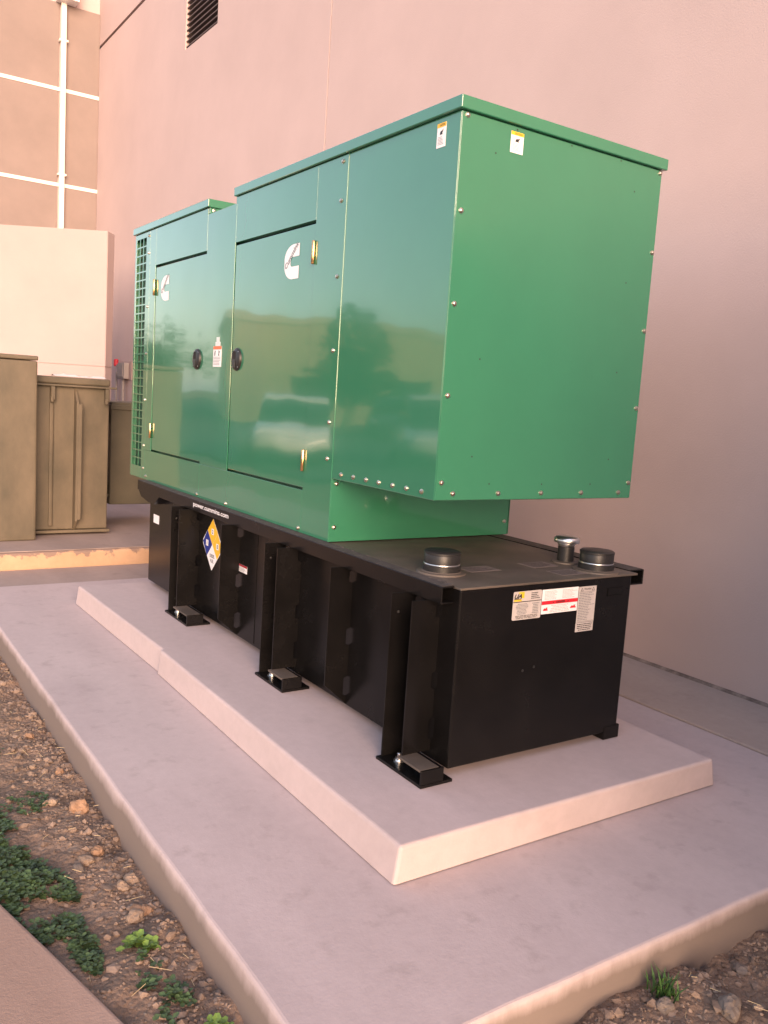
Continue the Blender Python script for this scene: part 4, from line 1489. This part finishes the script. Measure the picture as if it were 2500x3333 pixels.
def car(x, y, rz, col, name, label, H=1.5, suv=False):
    t = thing(name, label, 'car', (0, 0, 0))
    M = Matrix.Translation((x, y, -0.13)) @ Matrix.Rotation(rz, 4, 'Z')
    pm = mat('car_' + name + str(col[0]), col, rough=0.2, coat=0.6)
    gl = mat('car_glass', (0.01, 0.012, 0.015), rough=0.05)
    ty = mat('tyre', (0.02, 0.02, 0.02), rough=0.8)
    W = 0.92

    def loft(nm, secs, m, par, smooth=True):
        bm = bmesh.new()
        rows = []
        for px, w, z0, z1 in secs:
            rows.append([bm.verts.new(M @ Vector(p)) for p in ((px, -w * 0.94, z0), (px, -w, z0 + 0.35 * (z1 - z0)), (px, -w * 0.97, z0 + 0.8 * (z1 - z0)), (px, -w * 0.82, z1),
                                                                (px, w * 0.82, z1), (px, w * 0.97, z0 + 0.8 * (z1 - z0)), (px, w, z0 + 0.35 * (z1 - z0)), (px, w * 0.94, z0))])
        for a, b in zip(rows, rows[1:]):
            for i in range(8):
                bm.faces.new((a[i], a[(i + 1) % 8], b[(i + 1) % 8], b[i]))
        bm.faces.new(rows[0])
        bm.faces.new(rows[-1])
        return from_bm(nm, bm, m, par, smooth)
    b = loft('body', [(-2.25, W * 0.82, 0.45, 0.75), (-2.1, W * 0.95, 0.3, 0.9), (-1.4, W, 0.25, 0.98), (0, W, 0.22, 0.98), (0.9, W, 0.25, 0.96), (1.9, W * 0.95, 0.3, 0.82), (2.2, W * 0.8, 0.4, 0.68)], pm, t)
    r0 = -2.05 if suv else -1.75
    loft('cabin', [(r0, W * 0.86, 0.93, 0.98), (r0 + 0.35, W * 0.84, 0.93, H - 0.12), (-0.9, W * 0.82, 0.93, H - 0.02), (0.1, W * 0.82, 0.93, H), (0.45, W * 0.83, 0.93, H - 0.1), (1.15, W * 0.86, 0.90, 0.97)], gl, t)
    loft('roof', [(r0 + 0.36, W * 0.72, H - 0.13, H - 0.08), (-0.9, W * 0.72, H - 0.03, H + 0.01), (0.1, W * 0.72, H - 0.02, H + 0.02), (0.42, W * 0.72, H - 0.12, H - 0.07)], pm, t)
    for sx in (-1.38, 1.38):
        for sy in (-1, 1):
            bm = bmesh.new()
            bmesh.ops.create_cone(bm, cap_ends=True, segments=18, radius1=0.33, radius2=0.33, depth=0.22)
            bmesh.ops.transform(bm, matrix=M @ Matrix.Translation((sx, sy * 0.84, 0.33)) @ Matrix.Rotation(R(90), 4, 'X'), verts=bm.verts)
            wh = from_bm('wheel', bm, ty, t)
            bm = bmesh.new()
            bmesh.ops.create_cone(bm, cap_ends=True, segments=14, radius1=0.2, radius2=0.2, depth=0.24)
            bmesh.ops.transform(bm, matrix=M @ Matrix.Translation((sx, sy * 0.845, 0.33)) @ Matrix.Rotation(R(90), 4, 'X'), verts=bm.verts)
            from_bm('rim', bm, CHROME, wh)
    for sy in (-0.6, 0.6):
        bm = bmesh.new()
        bm_box(bm, 2.05, 2.19, sy - 0.17, sy + 0.17, 0.58, 0.7, 0.03, 1)
        bmesh.ops.transform(bm, matrix=M, verts=bm.verts)
        from_bm('headlight', bm, WHITE, t)
    return t


car(-7.6, 15.6, R(-60), (0.75, 0.75, 0.74), 'parked_car', 'white sedan in the parking lot, mirrored in the green door')
car(-10.8, 14.4, R(-62), (0.62, 0.63, 0.64), 'parked_car', 'silver hatchback in the parking lot, mirrored in the green hood', H=1.62, suv=True)
car(-17.5, 26.0, R(-60), (0.05, 0.06, 0.07), 'parked_car', 'dark sedan farther out in the parking lot', H=1.46)


def tree(x, y, h, r, seed, label):
    t = thing('parking_lot_tree', label, 'tree', (x, y, -0.2), 'trees round the parking lot')
    rr_ = random.Random(seed)
    V, F = [], []
    n = 9
    for k in range(5):
        z = -0.2 + (h - r) * 1.1 * k / 4
        q = 0.16 * (1 - 0.14 * k)
        for i in range(n):
            a = 6.283 * i / n
            V.append((x + q * math.cos(a) + 0.05 * k * math.sin(seed), y + q * math.sin(a), z))
    for k in range(4):
        for i in range(n):
            F.append((k * n + i, k * n + (i + 1) % n, (k + 1) * n + (i + 1) % n, (k + 1) * n + i))
    mk('trunk', V, F, mat('bark', (0.10, 0.07, 0.05), rough=0.9, var=0.2), t)
    V, F = [], []
    cl_ = [(rr_.gauss(0, 0.45) * r, rr_.gauss(0, 0.45) * r, rr_.gauss(0, 0.32) * r, rr_.uniform(0.25, 0.5) * r) for _ in range(22)]
    for i in range(2600):
        c = rr_.choice(cl_)
        d = Vector((rr_.gauss(0, 1), rr_.gauss(0, 1), rr_.gauss(0, 1))).normalized() * c[3] * rr_.uniform(0.6, 1.0)
        p = Vector((x + c[0], y + c[1], h - r * 0.9 + c[2])) + d
        u = Vector((rr_.gauss(0, 1), rr_.gauss(0, 1), rr_.gauss(0, 1))).normalized() * 0.16
        v = u.orthogonal().normalized() * 0.10
        k = len(V)
        V += [p - u, p + v, p + u, p - v]
        F.append((k, k + 1, k + 2, k + 3))
    mk('crown', V, F, mat('tree_leaf', (0.045, 0.075, 0.028), rough=0.7, var=0.3, vscale=2), t)
    return t


tree(-18.5, 31.0, 4.6, 2.2, 4, 'round tree in front of the tan building')
tree(-32.0, 92.0, 7.8, 4.0, 5, 'spreading tree beyond the end of the tan building')
tree(-25.0, 84.0, 6.6, 3.2, 6, 'smaller tree beside the spreading one beyond the tan building')
tree(-24.0, 24.0, 4.6, 2.0, 7, 'slim tree in front of the tan building near its corner')
